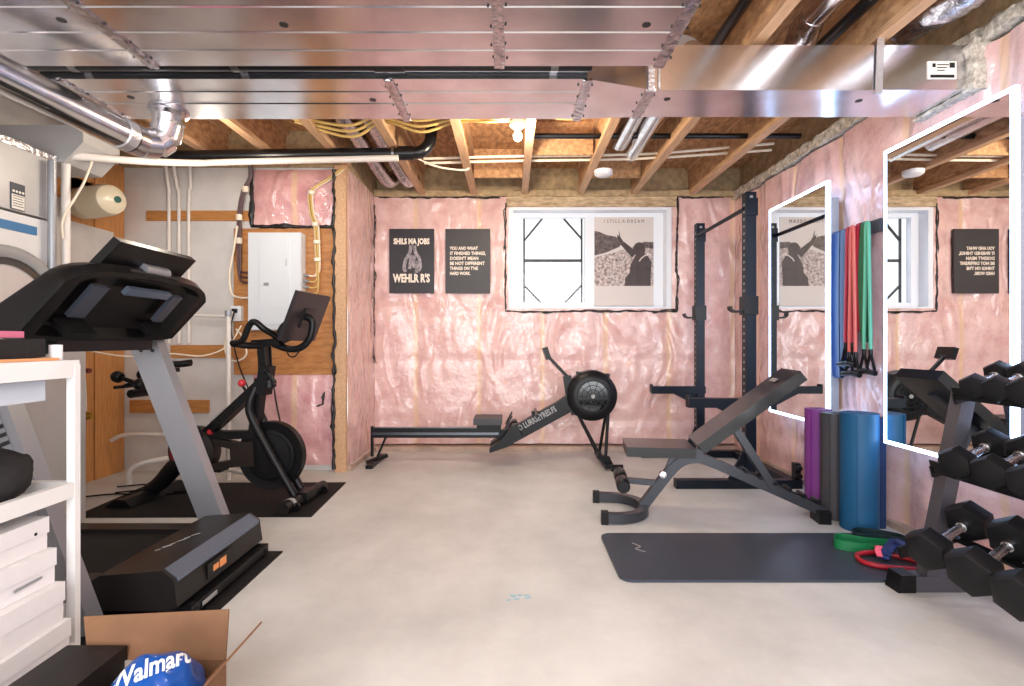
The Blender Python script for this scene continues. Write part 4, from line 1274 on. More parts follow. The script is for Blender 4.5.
bk(MB().tube([(-2.50, -0.08, 0.88), (-2.72, -0.1, 0.80)], 0.012, 8).tube([(-2.50, 0.08, 0.88), (-2.72, 0.1, 0.80)], 0.012, 8).tube([(-2.72, -0.16, 0.80), (-2.72, 0.16, 0.80)], 0.012, 8).tube([(-2.62, -0.14, 0.755), (-2.62, 0.14, 0.755)], 0.03, 8).bar((-2.62, 0, 0.76), (-2.45, 0, 0.92), 0.06, 0.03), 'weight_holder', M['black'])
hb = MB()
hb.bar((-1.72, 0, 0.90), (-1.735, 0, 1.10), 0.055, 0.075, up=(0, 1, 0), bevel=0.012)
bk(hb, 'handlebar_post', M['matt_black'])
hn = MB()
for s_ in (-1, 1):
    hn.tube(spline([(-1.86, 0.16 * s_, 1.105), (-1.81, 0.17 * s_, 1.11), (-1.76, 0.19 * s_, 1.13), (-1.71, 0.20 * s_, 1.225), (-1.67, 0.20 * s_, 1.245), (-1.62, 0.18 * s_, 1.20), (-1.58, 0.1 * s_, 1.15), (-1.60, 0.0, 1.12)], 5), 0.021, 10)
    hn.tube(spline([(-1.86, 0.16 * s_, 1.105), (-1.79, 0.1 * s_, 1.09), (-1.72, 0.0, 1.09)], 4), 0.024, 10)
hn.bar((-1.80, 0, 1.10), (-1.60, 0, 1.115), 0.09, 0.05, bevel=0.01)
bk(hn, 'handlebar', M['black'])
ma = MB(); ma.tube(spline([(-1.66, 0, 1.10), (-1.55, 0, 1.065), (-1.46, 0, 1.075), (-1.395, 0, 1.14), (-1.375, 0, 1.24), (-1.40, 0, 1.28), (-1.43, 0, 1.285)], 6), 0.024, 12)
bk(ma, 'screen_arm', M['matt_black'])
scn = MB()
sa_, sb_ = V(-1.505, 0, 1.125), V(-1.378, 0, 1.45)
up_ = (sb_ - sa_).normalized()
nn = V(up_.z, 0, -up_.x)
sa_ += V(0.0, 0.03, 0); sb_ += V(0.0, 0.03, 0)
scn.bar(sa_, sb_, 0.47, 0.022, up=tuple(nn), bevel=0.008, seg=3)
so = bk(scn, 'screen', M['screen_back'])
bk(MB().bar(sa_ + up_ * 0.02 - nn * 0.0115, sb_ - up_ * 0.02 - nn * 0.0115, 0.44, 0.002, up=tuple(nn)), 'screen_glass', M['screen'], so)
bk(MB().bar(sa_ + up_ * 0.10 + nn * 0.016, sa_ + up_ * 0.24 + nn * 0.016, 0.14, 0.014, up=tuple(nn), bevel=0.005), 'mount_plate', M['dark_panel'], so)
bk(MB().tube([(-1.86, 0, 0.76), (-1.89, 0, 0.805)], 0.009, 8), 'knob_stem', M['black'])
bk(MB().ball((-1.895, 0, 0.825), 0.027), 'resistance_knob', M['red'])
bk(MB().tube([(-1.68, -0.05, 0.915), (-1.62, -0.05, 0.83)], 0.014, 8).tube([(-1.70, -0.05, 0.90), (-1.66, -0.05, 0.925)], 0.012, 8), 'adjust_lever', M['black'])
bh = MB(); bh.lathe([(0.04, 0.0), (0.045, 0.0), (0.045, 0.05), (0.04, 0.05)], (-1.69, 0.0, 0.80), (0, 0, 1), 16, closed=True)
bk(bh, 'bottle_holder', M['black'])
bk(MB().tube(spline([(-1.70, 0.03, 1.08), (-1.69, 0.03, 0.9), (-1.66, 0.03, 0.7), (-1.63, 0.03, 0.56)], 5), 0.006, 6).tube(spline([(-1.58, 0.02, 1.08), (-1.56, 0.02, 1.02), (-1.52, 0.02, 1.01), (-1.48, 0.02, 1.05)], 5), 0.005, 6), 'cables', M['black'])
# small hand weights behind the saddle
for y, lab in ((-0.11, 'small black hand weight behind the bike saddle, nearer the treadmill'), (0.11, 'small black hand weight behind the bike saddle, nearer the wall')):
    hw = thing('hand_weight', tuple(RB @ V(-2.66, y, 0.78)), lab, 'dumbbell', 'hand weights on the bike')
    for xx in (-2.745, -2.575):
        bk(MB().lathe([(0.0, -0.03), (0.03, -0.03), (0.04, -0.015), (0.04, 0.015), (0.03, 0.03), (0.0, 0.03)], (xx, y, 0.84 + (0.03 if xx < -2.7 else -0.02)), (1, 0, -0.3), 14), 'weight_head', M['black'], hw)
    bk(MB().tube([(-2.745, y, 0.87), (-2.575, y, 0.82)], 0.015, 10), 'weight_handle', M['black'], hw)

# ------------------------------------------------------------------ rowing machine
RW = thing('rowing_machine', (-0.2, 4.78, 0), 'black rowing machine along the back wall with a round flywheel housing', 'rowing machine')
y = 4.78
MB().box(-1.275, -0.10, y - 0.03, y + 0.03, 0.235, 0.322, 0.008).build('rail', M['rower_black'], RW)
MB().box(-1.275, -0.10, y - 0.034, y - 0.03, 0.262, 0.285).box(-1.275, -0.12, y - 0.022, y + 0.022, 0.322, 0.328).build('rail_track', M['rower_rail'], RW)
rl = MB()
rl.bar((-1.285, y, 0.335), (-1.285, y, 0.06), 0.03, 0.022, up=(1, 0, 0), bevel=0.004)
rl.bar((-1.16, y, 0.235), (-1.235, y, 0.06), 0.03, 0.018, up=(1, 0, 0), bevel=0.004)
rl.bar((-1.16, y + 0.05, 0.06), (-1.32, y - 0.06, 0.015), 0.05, 0.03, bevel=0.006).bar((-1.25, y - 0.24, 0.017), (-1.25, y + 0.24, 0.017), 0.06, 0.03, bevel=0.008)
rl.build('rear_leg', M['rower_black'], RW)
stt = MB()
stt.box(-0.345, -0.09, y - 0.15, y + 0.15, 0.37, 0.425, 0.02, 3)
sto = stt.build('seat', M['rower_grey'], RW)
MB().box(-0.32, -0.10, y - 0.06, y + 0.06, 0.325, 0.37, 0.006).build('seat_carriage', M['rower_black'], sto)
arm = MB()
arm.prism([(-0.13, 0.19), (-0.02, 0.17), (0.55, 0.48), (0.62, 0.62), (0.50, 0.62), (0.40, 0.555), (0.05, 0.36), (-0.12, 0.29)], lambda a, c, d: (a, d, c), y - 0.045, y + 0.045, 0.012)
arm.build('main_beam', M['rower_black'], RW)
dirA = V(0.57, 0, 0.31).normalized()
text_part('lettering', 'YC O LURRSEYRES.FS', M['letter_grey'], RW, V(0.0, y - 0.0465, 0.262), dirA, V(-dirA.z, 0, dirA.x), 0.075, width=0.47, bold=0.002)
for s_ in (-1, 1):
    fp = MB()
    fp.prism([(-0.20, 0.13), (-0.02, 0.19), (0.09, 0.27), (0.04, 0.38), (0.0, 0.37), (-0.10, 0.24), (-0.20, 0.165)], lambda a, c, d: (a, d, c), y + s_ * 0.06, y + s_ * 0.19, 0.008)
    fp.bar((-0.06, y + s_ * 0.125, 0.34), (-0.0, y + s_ * 0.125, 0.45), 0.08, 0.012, up=(1, 0, 0), bevel=0.003)
    fp.build('footplate', M['rower_black'], RW)
hnd = MB(); hnd.tube([(0.22, y - 0.22, 0.46), (0.22, y + 0.22, 0.46)], 0.016, 10); hnd.box(0.18, 0.30, y - 0.03, y + 0.03, 0.435, 0.475, 0.006)
hnd.build('handle', M['black'], RW)
MB().tube([(0.28, y, 0.47), (0.56, y, 0.60)], 0.006, 6).build('chain', M['chrome'], RW)
fh = MB()
fh.lathe([(0.0, -0.10), (0.10, -0.10), (0.15, -0.105), (0.19, -0.095), (0.228, -0.06), (0.235, 0.0), (0.228, 0.06), (0.19, 0.09), (0.0, 0.09)], (0.728, y, 0.622), (0, 1, 0), 48)
for an in (0.9, 2.1, 3.9, 5.3):
    c_ = V(0.728 + 0.228 * math.cos(an), y, 0.622 + 0.228 * math.sin(an))
    fh.box(c_.x - 0.02, c_.x + 0.02, y - 0.05, y + 0.05, c_.z - 0.02, c_.z + 0.02, 0.006)
fho = fh.build('flywheel_housing', M['rower_black'], RW)
MB().lathe([(0.0, -0.112), (0.135, -0.112), (0.14, -0.10)], (0.728, y, 0.622), (0, 1, 0), 36).build('grille', M['screen'], fho)
gr = MB()
for k in range(10):
    a = k * PI / 5
    gr.bar((0.728 + 0.03 * math.cos(a), y - 0.114, 0.622 + 0.03 * math.sin(a)), (0.728 + 0.135 * math.cos(a), y - 0.114, 0.622 + 0.135 * math.sin(a)), 0.005, 0.004, up=(0, 1, 0))
for r in (0.06, 0.1, 0.14):
    gr.lathe([(r - 0.003, -0.116), (r + 0.003, -0.116), (r + 0.003, -0.11), (r - 0.003, -0.11)], (0.728, y, 0.622), (0, 1, 0), 36, closed=True)
gr.build('grille_ribs', M['rower_black'], fho)
MB().lathe([(0.0, -0.122), (0.018, -0.12), (0.02, -0.11)], (0.728, y, 0.622), (0, 1, 0), 16).build('hub_badge', M['letter_grey'], fho)
mn = MB(); mn.bar((0.545, y, 0.52), (0.505, y, 0.80), 0.06, 0.075, up=(1, 0, 0), bevel=0.01); mn.bar((0.52, y, 0.78), (0.335, y, 0.975), 0.03, 0.022, up=(0, 1, 0), bevel=0.004)
mn.tube([(0.335, y - 0.04, 0.975), (0.335, y + 0.04, 0.975)], 0.02, 10)
mn.build('monitor_arm', M['rower_black'], RW)
MB().bar((0.30, y, 1.06), (0.335, y, 0.955), 0.19, 0.045, up=(1, 0, 0.3), bevel=0.008).build('monitor', M['black'], RW)
for s_ in (-1, 1):
    lg = MB()
    lg.tube([(0.60, y + 0.05 * s_, 0.46), (0.80, y + 0.16 * s_, 0.07)], 0.013, 8)
    lg.tube([(0.875, y + 0.05 * s_, 0.46), (0.83, y + 0.16 * s_, 0.07)], 0.015, 8)
    lg.build('front_leg', M['rower_black'], RW)
fo = MB(); fo.bar((0.83, y - 0.3, 0.035), (0.83, y + 0.3, 0.035), 0.055, 0.03, bevel=0.008)
fo.prism([(0.74, 0.10), (0.86, 0.10), (0.90, 0.02), (0.83, 0.02)], lambda a, c, d: (a, d, c), y - 0.2, y - 0.16, 0.005)
fo.tube([(0.85, y - 0.32, 0.03), (0.95, y - 0.32, 0.03)], 0.03, 12)
fo.build('front_foot', M['rower_black'], RW)

# ------------------------------------------------------------------ power rack
PR = thing('power_rack', (1.81, 4.5, 0), 'tall dark squat rack with two uprights beside the far mirror', 'rack')
RXc = 1.81
for yy in (3.97, 5.02):
    u = MB(); u.box(RXc - 0.038, RXc + 0.038, yy - 0.038, yy + 0.038, 0.06, 2.25, 0.006)
    uo = u.build('upright', M['rack'], PR)
    ho = MB()
    for k in range(36):
        z = 0.25 + k * 0.0545
        ho.lathe([(0.0, 0.001), (0.011, 0.001), (0.011, -0.001)], (RXc - 0.0385, yy, z), (-1, 0, 0), 8)
    for z in (2.21, 2.11):
        ho.lathe([(0.0, 0.001), (0.013, 0.001), (0.013, -0.001)], (RXc, yy - 0.0385, z), (0, -1, 0), 10)
    ho.build('holes', M['letter_grey'], uo, smooth=False)
    ft_ = MB(); ft_.box(1.25, 2.20, yy - 0.035, yy + 0.035, 0.0, 0.065, 0.006)
    fto = ft_.build('base_foot', M['rack'], PR)
    MB().box(1.244, 1.255, yy - 0.037, yy + 0.037, 0.0, 0.068, 0.004).build('end_cap', M['black'], fto)
    gz = MB(); gz.prism([(RXc - 0.16, 0.065), (RXc - 0.038, 0.30), (RXc - 0.038, 0.065)], lambda a, c, d: (a, d, c), yy - 0.012, yy + 0.012)
    gz.build('gusset', M['rack'], PR, smooth=False)
    jh = MB(); jh.box(RXc - 0.055, RXc + 0.05, yy - 0.048, yy + 0.048, 1.32, 1.46, 0.005)
    jh.sweep(rect_prof(-0.03, 0.03, -0.008, 0.008, 1), [(RXc - 0.05, yy, 1.345), (RXc - 0.12, yy, 1.345), (RXc - 0.145, yy, 1.36), (RXc - 0.15, yy, 1.385)], up=(0, 0.0, 1))
    jh.build('bar_hook', M['black'], PR)
    sa_m = MB(); sa_m.box(1.335, RXc + 0.045, yy - 0.045, yy + 0.03, 0.615, 0.685, 0.006)
    sa_m.box(1.335, 1.35, yy - 0.045, yy + 0.03, 0.685, 0.705, 0.003)
    sa_m.prism([(RXc - 0.04, 0.50), (RXc - 0.04, 0.615), (RXc - 0.26, 0.615), (RXc - 0.20, 0.585)], lambda a, c, d: (a, d, c), yy - 0.02, yy + 0.02)
    sao = sa_m.build('safety_arm', M['rack'], PR)
    hh = MB()
    for k in range(7):
        hh.lathe([(0.0, 0.001), (0.008, 0.001), (0.008, -0.001)], (1.42 + k * 0.05, yy - 0.0455, 0.65), (0, -1, 0), 8)
    hh.build('holes', M['black'], sao, smooth=False)
MB().tube([(RXc - 0.03, 3.97, 2.13), (RXc - 0.03, 5.02, 2.13)], 0.017, 12).build('pull_up_bar', M['rack'], PR)
MB().box(RXc - 0.045, RXc + 0.045, 3.92, 3.935, 2.07, 2.2, 0.003).box(RXc - 0.045, RXc + 0.045, 4.975, 4.99, 2.07, 2.2, 0.003).build('bar_plates', M['rack'], PR)
MB().box(2.12, 2.19, 4.0, 4.99, 0.0, 0.06, 0.005).build('rear_bar', M['rack'], PR)
kn = MB()
for z in (0.10, 0.16):
    kn.lathe([(0.0, -0.02), (0.018, -0.02), (0.022, 0.0), (0.018, 0.02), (0.0, 0.02)], (2.17, 3.93, z), (0, 1, 0), 12)
kn.box(2.15, 2.19, 3.94, 4.0, 0.06, 0.19, 0.004)
kn.build('plate_pegs', M['black'], PR)

# ------------------------------------------------------------------ weight bench
BN = thing('weight_bench', (1.25, 3.36, 0), 'adjustable black padded weight bench with a grey frame', 'bench')
XB = Matrix.Translation(V(1.215, 3.33, 0)) @ Matrix.Rotation(math.radians(-7.5), 4, 'Z') @ Matrix.Translation(V(-1.2, 0, 0))


def bn(b_, name, m, parent=None, **kw):
    return b_.build(name, m, parent or BN, xf=XB, **kw)


u = MB()
arc = [V(0.84 - 0.21 * (math.cos(t_) * -1 + 1) * 0.5 if False else 0.64 + 0.20 * math.sin(t_), 0.215 * -math.cos(t_), 0.035) for t_ in [k * PI / 14 for k in range(15)]]
path = [V(0.585, -0.215, 0.035)] + arc + [V(0.535, 0.215, 0.035)]
u.sweep(rect_prof(-0.028, 0.028, -0.028, 0.028, 1), path)
uo = bn(u, 'front_foot', M['bench_frame'])
bn(MB().box(0.555, 0.60, -0.25, -0.18, 0.0, 0.07, 0.006).box(0.515, 0.56, 0.18, 0.25, 0.0, 0.07, 0.006), 'foot_caps', M['black'], uo)
fm = MB()
fm.sweep(rect_prof(-0.028, 0.028, -0.03, 0.03, 1), spline([(0.83, 0, 0.05), (0.985, 0, 0.26), (1.06, 0, 0.34), (1.14, 0, 0.37), (1.24, 0, 0.355), (1.574, 0, 0.215), (1.93, 0, 0.06)], 5), up=(0, 0, 1))
fmo = bn(fm, 'main_frame', M['bench_frame'])
bn(MB().box(1.875, 1.945, -0.07, 0.06, 0.0, 0.075, 0.008), 'rear_foot', M['black'])
lad = MB()
lad.bar((1.42, 0, 0.315), (1.88, 0, 0.11), 0.02, 0.02, bevel=0.003)
for k in range(6):
    x = 1.46 + k * 0.085
    lad.tube([(x, -0.05, 0.32 - 0.41 * (x - 1.42)), (x, 0.05, 0.32 - 0.41 * (x - 1.42))], 0.013, 8)
bn(lad, 'ladder', M['black'])
sp_ = MB(); sp_.bar((0.97, 0, 0.24), (1.04, 0, 0.41), 0.04, 0.03, up=(0, 1, 0), bevel=0.004); sp_.bar((0.85, 0, 0.395), (1.2, 0, 0.385), 0.05, 0.025, bevel=0.004)
bn(sp_, 'seat_post', M['bench_frame'])
rr = MB(); rr.bar((0.93, 0, 0.20), (0.70, 0, 0.215), 0.035, 0.035, bevel=0.005)
bn(rr, 'roller_arm', M['bench_frame'])
ro = MB()
for s_ in (-1, 1):
    ro.lathe([(0.0, 0.0), (0.036, 0.0), (0.042, 0.01), (0.042, 0.15), (0.036, 0.16), (0.0, 0.16)], (0.695, s_ * 0.02, 0.215), (0, s_, 0), 20)
bn(ro, 'foam_roller', M['black'])
pin = MB(); pin.lathe([(0, 0), (0.022, 0), (0.022, 0.04), (0, 0.045)], (0.95, -0.03, 0.27), (0, -1, 0), 12)
bn(pin, 'pop_pin', M['chrome'])
bn(MB().box(0.715, 1.13, -0.16, 0.16, 0.40, 0.46, 0.022, 4), 'seat', M['bench_pad'])
bs = MB()
bs.bar((1.165, 0, 0.455), (1.755, 0, 0.915), 0.30, 0.068, up=(-0.6, 0, 0.8), bevel=0.022, seg=4)
bso = bn(bs, 'backrest', M['bench_pad'])
bd = V(0.59, 0, 0.475).normalized()
bnn = V(-bd.z, 0, bd.x)
tp_ = V(1.165, 0, 0.455) + bd * 0.63 + bnn * 0.0335
bn(MB().bar(tp_ - V(0, 0.05, 0), tp_ + V(0, 0.05, 0), 0.03, 0.001, up=tuple(bnn)), 'logo', M['letter_grey'], bso)
sp_ = MB()
for s_ in (-0.03, 0.03):
    sp_.bar((1.39, s_, 0.585), (1.62, s_, 0.215), 0.018, 0.045, up=(0.8, 0, 0.5), bevel=0.003)
sp_.bar((1.22, 0, 0.44), (1.65, 0, 0.79), 0.06, 0.03, up=(-0.6, 0, 0.8), bevel=0.004)
sp_.bar((1.13, 0, 0.36), (1.20, 0, 0.43), 0.05, 0.04, up=(0, 1, 0), bevel=0.004)
bn(sp_, 'backrest_support', M['bench_frame'])

# ------------------------------------------------------------------ rolled mats
def roll(x, yy, r, h, m, label, turns, ang):
    b = MB()
    pts = []
    n = turns * 30
    for k in range(n + 1):
        a = ang + 2 * PI * turns * k / n
        rad = 0.018 + (r - 0.018) * k / n
        pts.append((x + rad * math.cos(a), yy + rad * math.sin(a), h / 2))
    th = (r - 0.018) / turns * 0.42
    b.sweep([(-th, -h / 2), (th, -h / 2), (th, h / 2), (-th, h / 2)], pts)
    tag(b.build('rolled_mat', m, angle=50), label, 'mat', 'rolled mats by the mirrors')


roll(2.045, 3.47, 0.08, 0.668, M['purple'], 'purple rolled mat, farthest of the standing rolls', 7, 3.6)
roll(2.048, 3.30, 0.077, 0.664, M['greymat'], 'dark grey rolled mat between the purple and blue rolls', 7, 3.8)
roll(2.082, 3.115, 0.102, 0.69, M['blue'], 'bright blue rolled mat, nearest of the standing rolls', 8, 4.0)
fmx = MB()
fmx.sweep([(-0.012, 0.0), (0.012, 0.0), (0.012, 0.66), (-0.012, 0.66)], spline([(2.192, 3.10, 0), (2.197, 3.16, 0), (2.207, 3.23, 0), (2.227, 3.23, 0), (2.224, 3.16, 0), (2.218, 3.10, 0)], 5))
tag(fmx.build('folded_mat', M['navy'], angle=50), 'navy folded mat standing between the blue roll and the wall', 'mat')

# ------------------------------------------------------------------ band rack on the wall
bdk = tag(MB().box(2.243, XR, 3.17, 3.59, 1.80, 1.87, 0.004).build('band_rack', M['rack_grey']), 'dark grey band holder board on the wall between the mirrors', 'rack')


def band(y0, width, ztop, zbot, m, label, xk=2.17, thick=0.006, lean=0.0):
    b = MB()
    p = []
    n = 12
    front = [(xk - 0.012, y0 + lean * k / n, ztop - (ztop - zbot) * k / n + 0.0) for k in range(n + 1)]
    back = [(xk + 0.012, y0 + lean * (n - k) / n, ztop - (ztop - zbot) * (n - k) / n) for k in range(n + 1)]
    bot = [(xk + 0.018 * math.cos(PI + t_), y0 + lean, zbot - 0.025 * math.sin(t_)) for t_ in [PI / 6 * k for k in range(1, 6)]]
    top = [(xk + 0.012 * math.cos(t_), y0, ztop + 0.015 * math.sin(t_)) for t_ in [PI / 6 * k for k in range(1, 6)]]
    b.sweep([(-width / 2, -thick / 2), (width / 2, -thick / 2), (width / 2, thick / 2), (-width / 2, thick / 2)], front + bot + back + top, closed=True, up=(0, 1, 0))
    # keep the flat side along the wall direction
    return b, label, m


def flatband(y0, width, ztop, zbot, m, label, xk=2.17, sway=0.0):
    b = MB()
    K = 16
    th = 0.0035
    loop = []
    for k in range(K + 1): loop.append((xk - 0.014 - 0.006 * math.sin(PI * k / K), y0 + sway * math.sin(PI * k / K), ztop - (ztop - zbot) * k / K))
    for k in range(1, 6): loop.append((xk - 0.014 * math.cos(PI * k / 6), y0, zbot - 0.02 * math.sin(PI * k / 6)))
    for k in range(K + 1): loop.append((xk + 0.014, y0 - sway * math.sin(PI * k / K), zbot + (ztop - zbot) * k / K))
    for k in range(1, 6): loop.append((xk + 0.014 * math.cos(PI * k / 6), y0, ztop + 0.016 * math.sin(PI * k / 6)))
    N_ = len(loop)
    vs = []
    cxz = V(xk, 0, (ztop + zbot) / 2)
    for i, p in enumerate(loop):
        a, c = Vector(loop[i - 1]), Vector(loop[(i + 1) % N_])
        t_ = (c - a); t_.y = 0; t_.normalize()
        nrm_ = V(t_.z, 0, -t_.x)
        P_ = Vector(p)
        vs += [P_ + V(0, -width / 2, 0) - nrm_ * th, P_ + V(0, width / 2, 0) - nrm_ * th, P_ + V(0, width / 2, 0) + nrm_ * th, P_ + V(0, -width / 2, 0) + nrm_ * th]
    f = []
    for i in range(N_):
        j = (i + 1) % N_
        for k in range(4):
            l = (k + 1) % 4
            f.append((i * 4 + k, i * 4 + l, j * 4 + l, j * 4 + k))
    b._faces(vs, f)
    pg_ = MB()
    return tag(b.build('resistance_band', m, angle=60), label, 'band', 'bands hanging between the mirrors')


flatband(3.545, 0.08, 1.85, 0.89, M['navy_band'], 'wide navy band hanging at the left end of the holder', 2.225)
flatband(3.47, 0.05, 1.85, 0.96, M['navy_band'], 'second navy band hanging just right of the widest one', 2.225)
flatband(3.42, 0.035, 1.85, 1.06, M['maroon'], 'maroon band hanging right of the navy bands', 2.225, 0.01)


def tube_band(y0, spread, ztop, zbot, m, hm, label, xk):
    r = thing('tube_band', (xk, y0, zbot - 0.15), label, 'band', 'bands hanging between the mirrors')
    pts = spline([(xk, y0 - spread, zbot), (xk, y0 - spread * 0.95, zbot + 0.15), (xk, y0 - 0.016, ztop - 0.2), (xk, y0 - 0.012, ztop - 0.03), (xk, y0, ztop), (xk, y0 + 0.012, ztop - 0.03),
                  (xk, y0 + 0.016, ztop - 0.2), (xk, y0 + spread * 0.95, zbot + 0.15), (xk, y0 + spread, zbot)], 5)
    MB().tube(pts, 0.011, 8).build('tube', m, r)
    for s_ in (-1, 1):
        c = V(xk, y0 + s_ * spread, zbot)
        hh = MB()
        hh.tube([c, c + V(0, s_ * 0.04, -0.12)], 0.009, 6).tube([c, c + V(0, -s_ * 0.04, -0.115)], 0.009, 6)
        hh.tube([c + V(-0.01, s_ * 0.055, -0.125), c + V(-0.01, -s_ * 0.055, -0.115)], 0.017, 10)
        hh.tube([c + V(0, 0, 0.02), c + V(0, 0, -0.02)], 0.012, 8)
        hh.build('grip', hm, r)


tube_band(3.40, 0.03, 1.855, 1.09, M['crimson'], M['black'], 'crimson exercise tube with black grips, left of the coral one', 2.20)
tube_band(3.345, 0.03, 1.855, 1.03, M['coral'], M['black'], 'coral red exercise tube with black grips in the middle of the holder', 2.19)
flatband(3.32, 0.03, 1.855, 1.2, M['crimson'], 'bright red band hanging beside the green ones', 2.22, 0.008)
flatband(3.275, 0.04, 1.855, 1.13, M['green'], 'dark green band hanging left of the teal tube', 2.225, 0.012)
tube_band(3.22, 0.03, 1.855, 1.05, M['teal'], M['black'], 'pale teal exercise tube with black grips, rightmost on the holder', 2.20)

# ------------------------------------------------------------------ bands lying on the mat
def loop_band(name, pts, w_, th, m, label):
    b = MB()
    b.sweep([(-th / 2, 0), (th / 2, 0), (th / 2, w_), (-th / 2, w_)], spline(pts, 8, closed=True), closed=True)
    return tag(b.build(name, m, angle=60), label, 'band', 'loop bands on the exercise mat')


zf = 0.0135
loop_band('loop_band', [(1.73, 2.78, zf), (1.82, 2.72, zf), (1.95, 2.72, zf), (2.0, 2.77, zf), (1.90, 2.80, zf), (1.80, 2.86, zf)], 0.05, 0.005, M['green_loop'], 'green loop band standing on its edge on the exercise mat')
loop_band('loop_band', [(1.90, 2.87, zf), (1.99, 2.84, zf), (2.11, 2.80, zf), (2.12, 2.86, zf), (2.0, 2.94, zf), (1.92, 2.93, zf)], 0.05, 0.005, M['dark_teal'], 'dark teal loop band behind the green loop band')
rl_ = MB().tube(spline([(1.74, 2.58, 0.026), (1.80, 2.52, 0.026), (1.95, 2.49, 0.026), (2.02, 2.53, 0.026), (1.98, 2.62, 0.026), (1.88, 2.68, 0.03), (1.77, 2.66, 0.028)], 8, closed=True), 0.0125, 10, closed=True)
tag(rl_.build('loop_band', M['red_loop'], angle=60), 'round red loop band lying in front of the blue cloth pile', 'band', 'loop bands on the exercise mat')
bb = MB()
for k in range(5):
    bb.sweep([(-0.022, -0.003), (0.022, -0.003), (0.022, 0.003), (-0.022, 0.003)], spline([(1.86 + 0.02 * k, 2.60 + 0.015 * k, 0.03 + 0.012 * k), (1.92 + 0.012 * k, 2.66, 0.06 + 0.010 * k), (2.0, 2.66 - 0.02 * k, 0.07), (2.06, 2.62 + 0.02 * k, 0.035 + 0.006 * k)], 5))
tag(bb.build('folded_bands', M['blue_loop'], angle=60), 'crumpled blue fabric band pile beside the dumbbell rack foot', 'band')
pk = MB().sweep([(-0.013, -0.003), (0.013, -0.003), (0.013, 0.003), (-0.013, 0.003)], spline([(1.84, 2.60, 0.042), (1.85, 2.63, 0.062), (1.88, 2.66, 0.07), (1.90, 2.71, 0.045)], 5))
tag(pk.build('fabric_band', M['pink_loop'], angle=60), 'small pink fabric band end next to the blue pile', 'band')

# ------------------------------------------------------------------ dumbbell rack and dumbbells
DR = thing('dumbbell_rack', (1.95, 1.8, 0), 'three tier grey dumbbell rack at the right edge', 'rack')
for yy in (2.35, 0.55):
    fo = MB(); fo.box(1.73, 2.18, yy - 0.035, yy + 0.035, 0.0, 0.07, 0.006)
    foo = fo.build('base_foot', M['rack_grey'], DR)
    MB().prism([(1.715, 0.0), (1.73, 0.078), (1.795, 0.078), (1.795, 0.0)], lambda a, c, d: (a, d, c), yy - 0.042, yy + 0.042, 0.006).build('foot_cap', M['black'], foo)
    up = MB(); up.bar((1.878, yy, 0.06), (2.045, yy, 0.90), 0.065, 0.06, up=(1, 0, -0.3), bevel=0.006)
    up.build('upright', M['rack_grey'], DR)
rows = []
for (xf_, zf_, name_, ln, tilt) in ((1.704, 0.272, 'bottom', 0.285, 16), (1.853, 0.616, 'middle', 0.245, 14), (1.955, 0.928, 'top', 0.185, 16)):
    a = math.radians(tilt)
    ax = V(math.cos(a), 0, math.sin(a))
    rows.append((xf_, zf_, ln, ax))
heads = {0: (0.086, [2.12, 1.914, 1.735, 1.555]), 1: (0.069, [2.16, 2.005, 1.86, 1.715]), 2: (0.056, [2.195, 2.09, 1.985, 1.88])}
ordn = ('first', 'second', 'third', 'fourth')
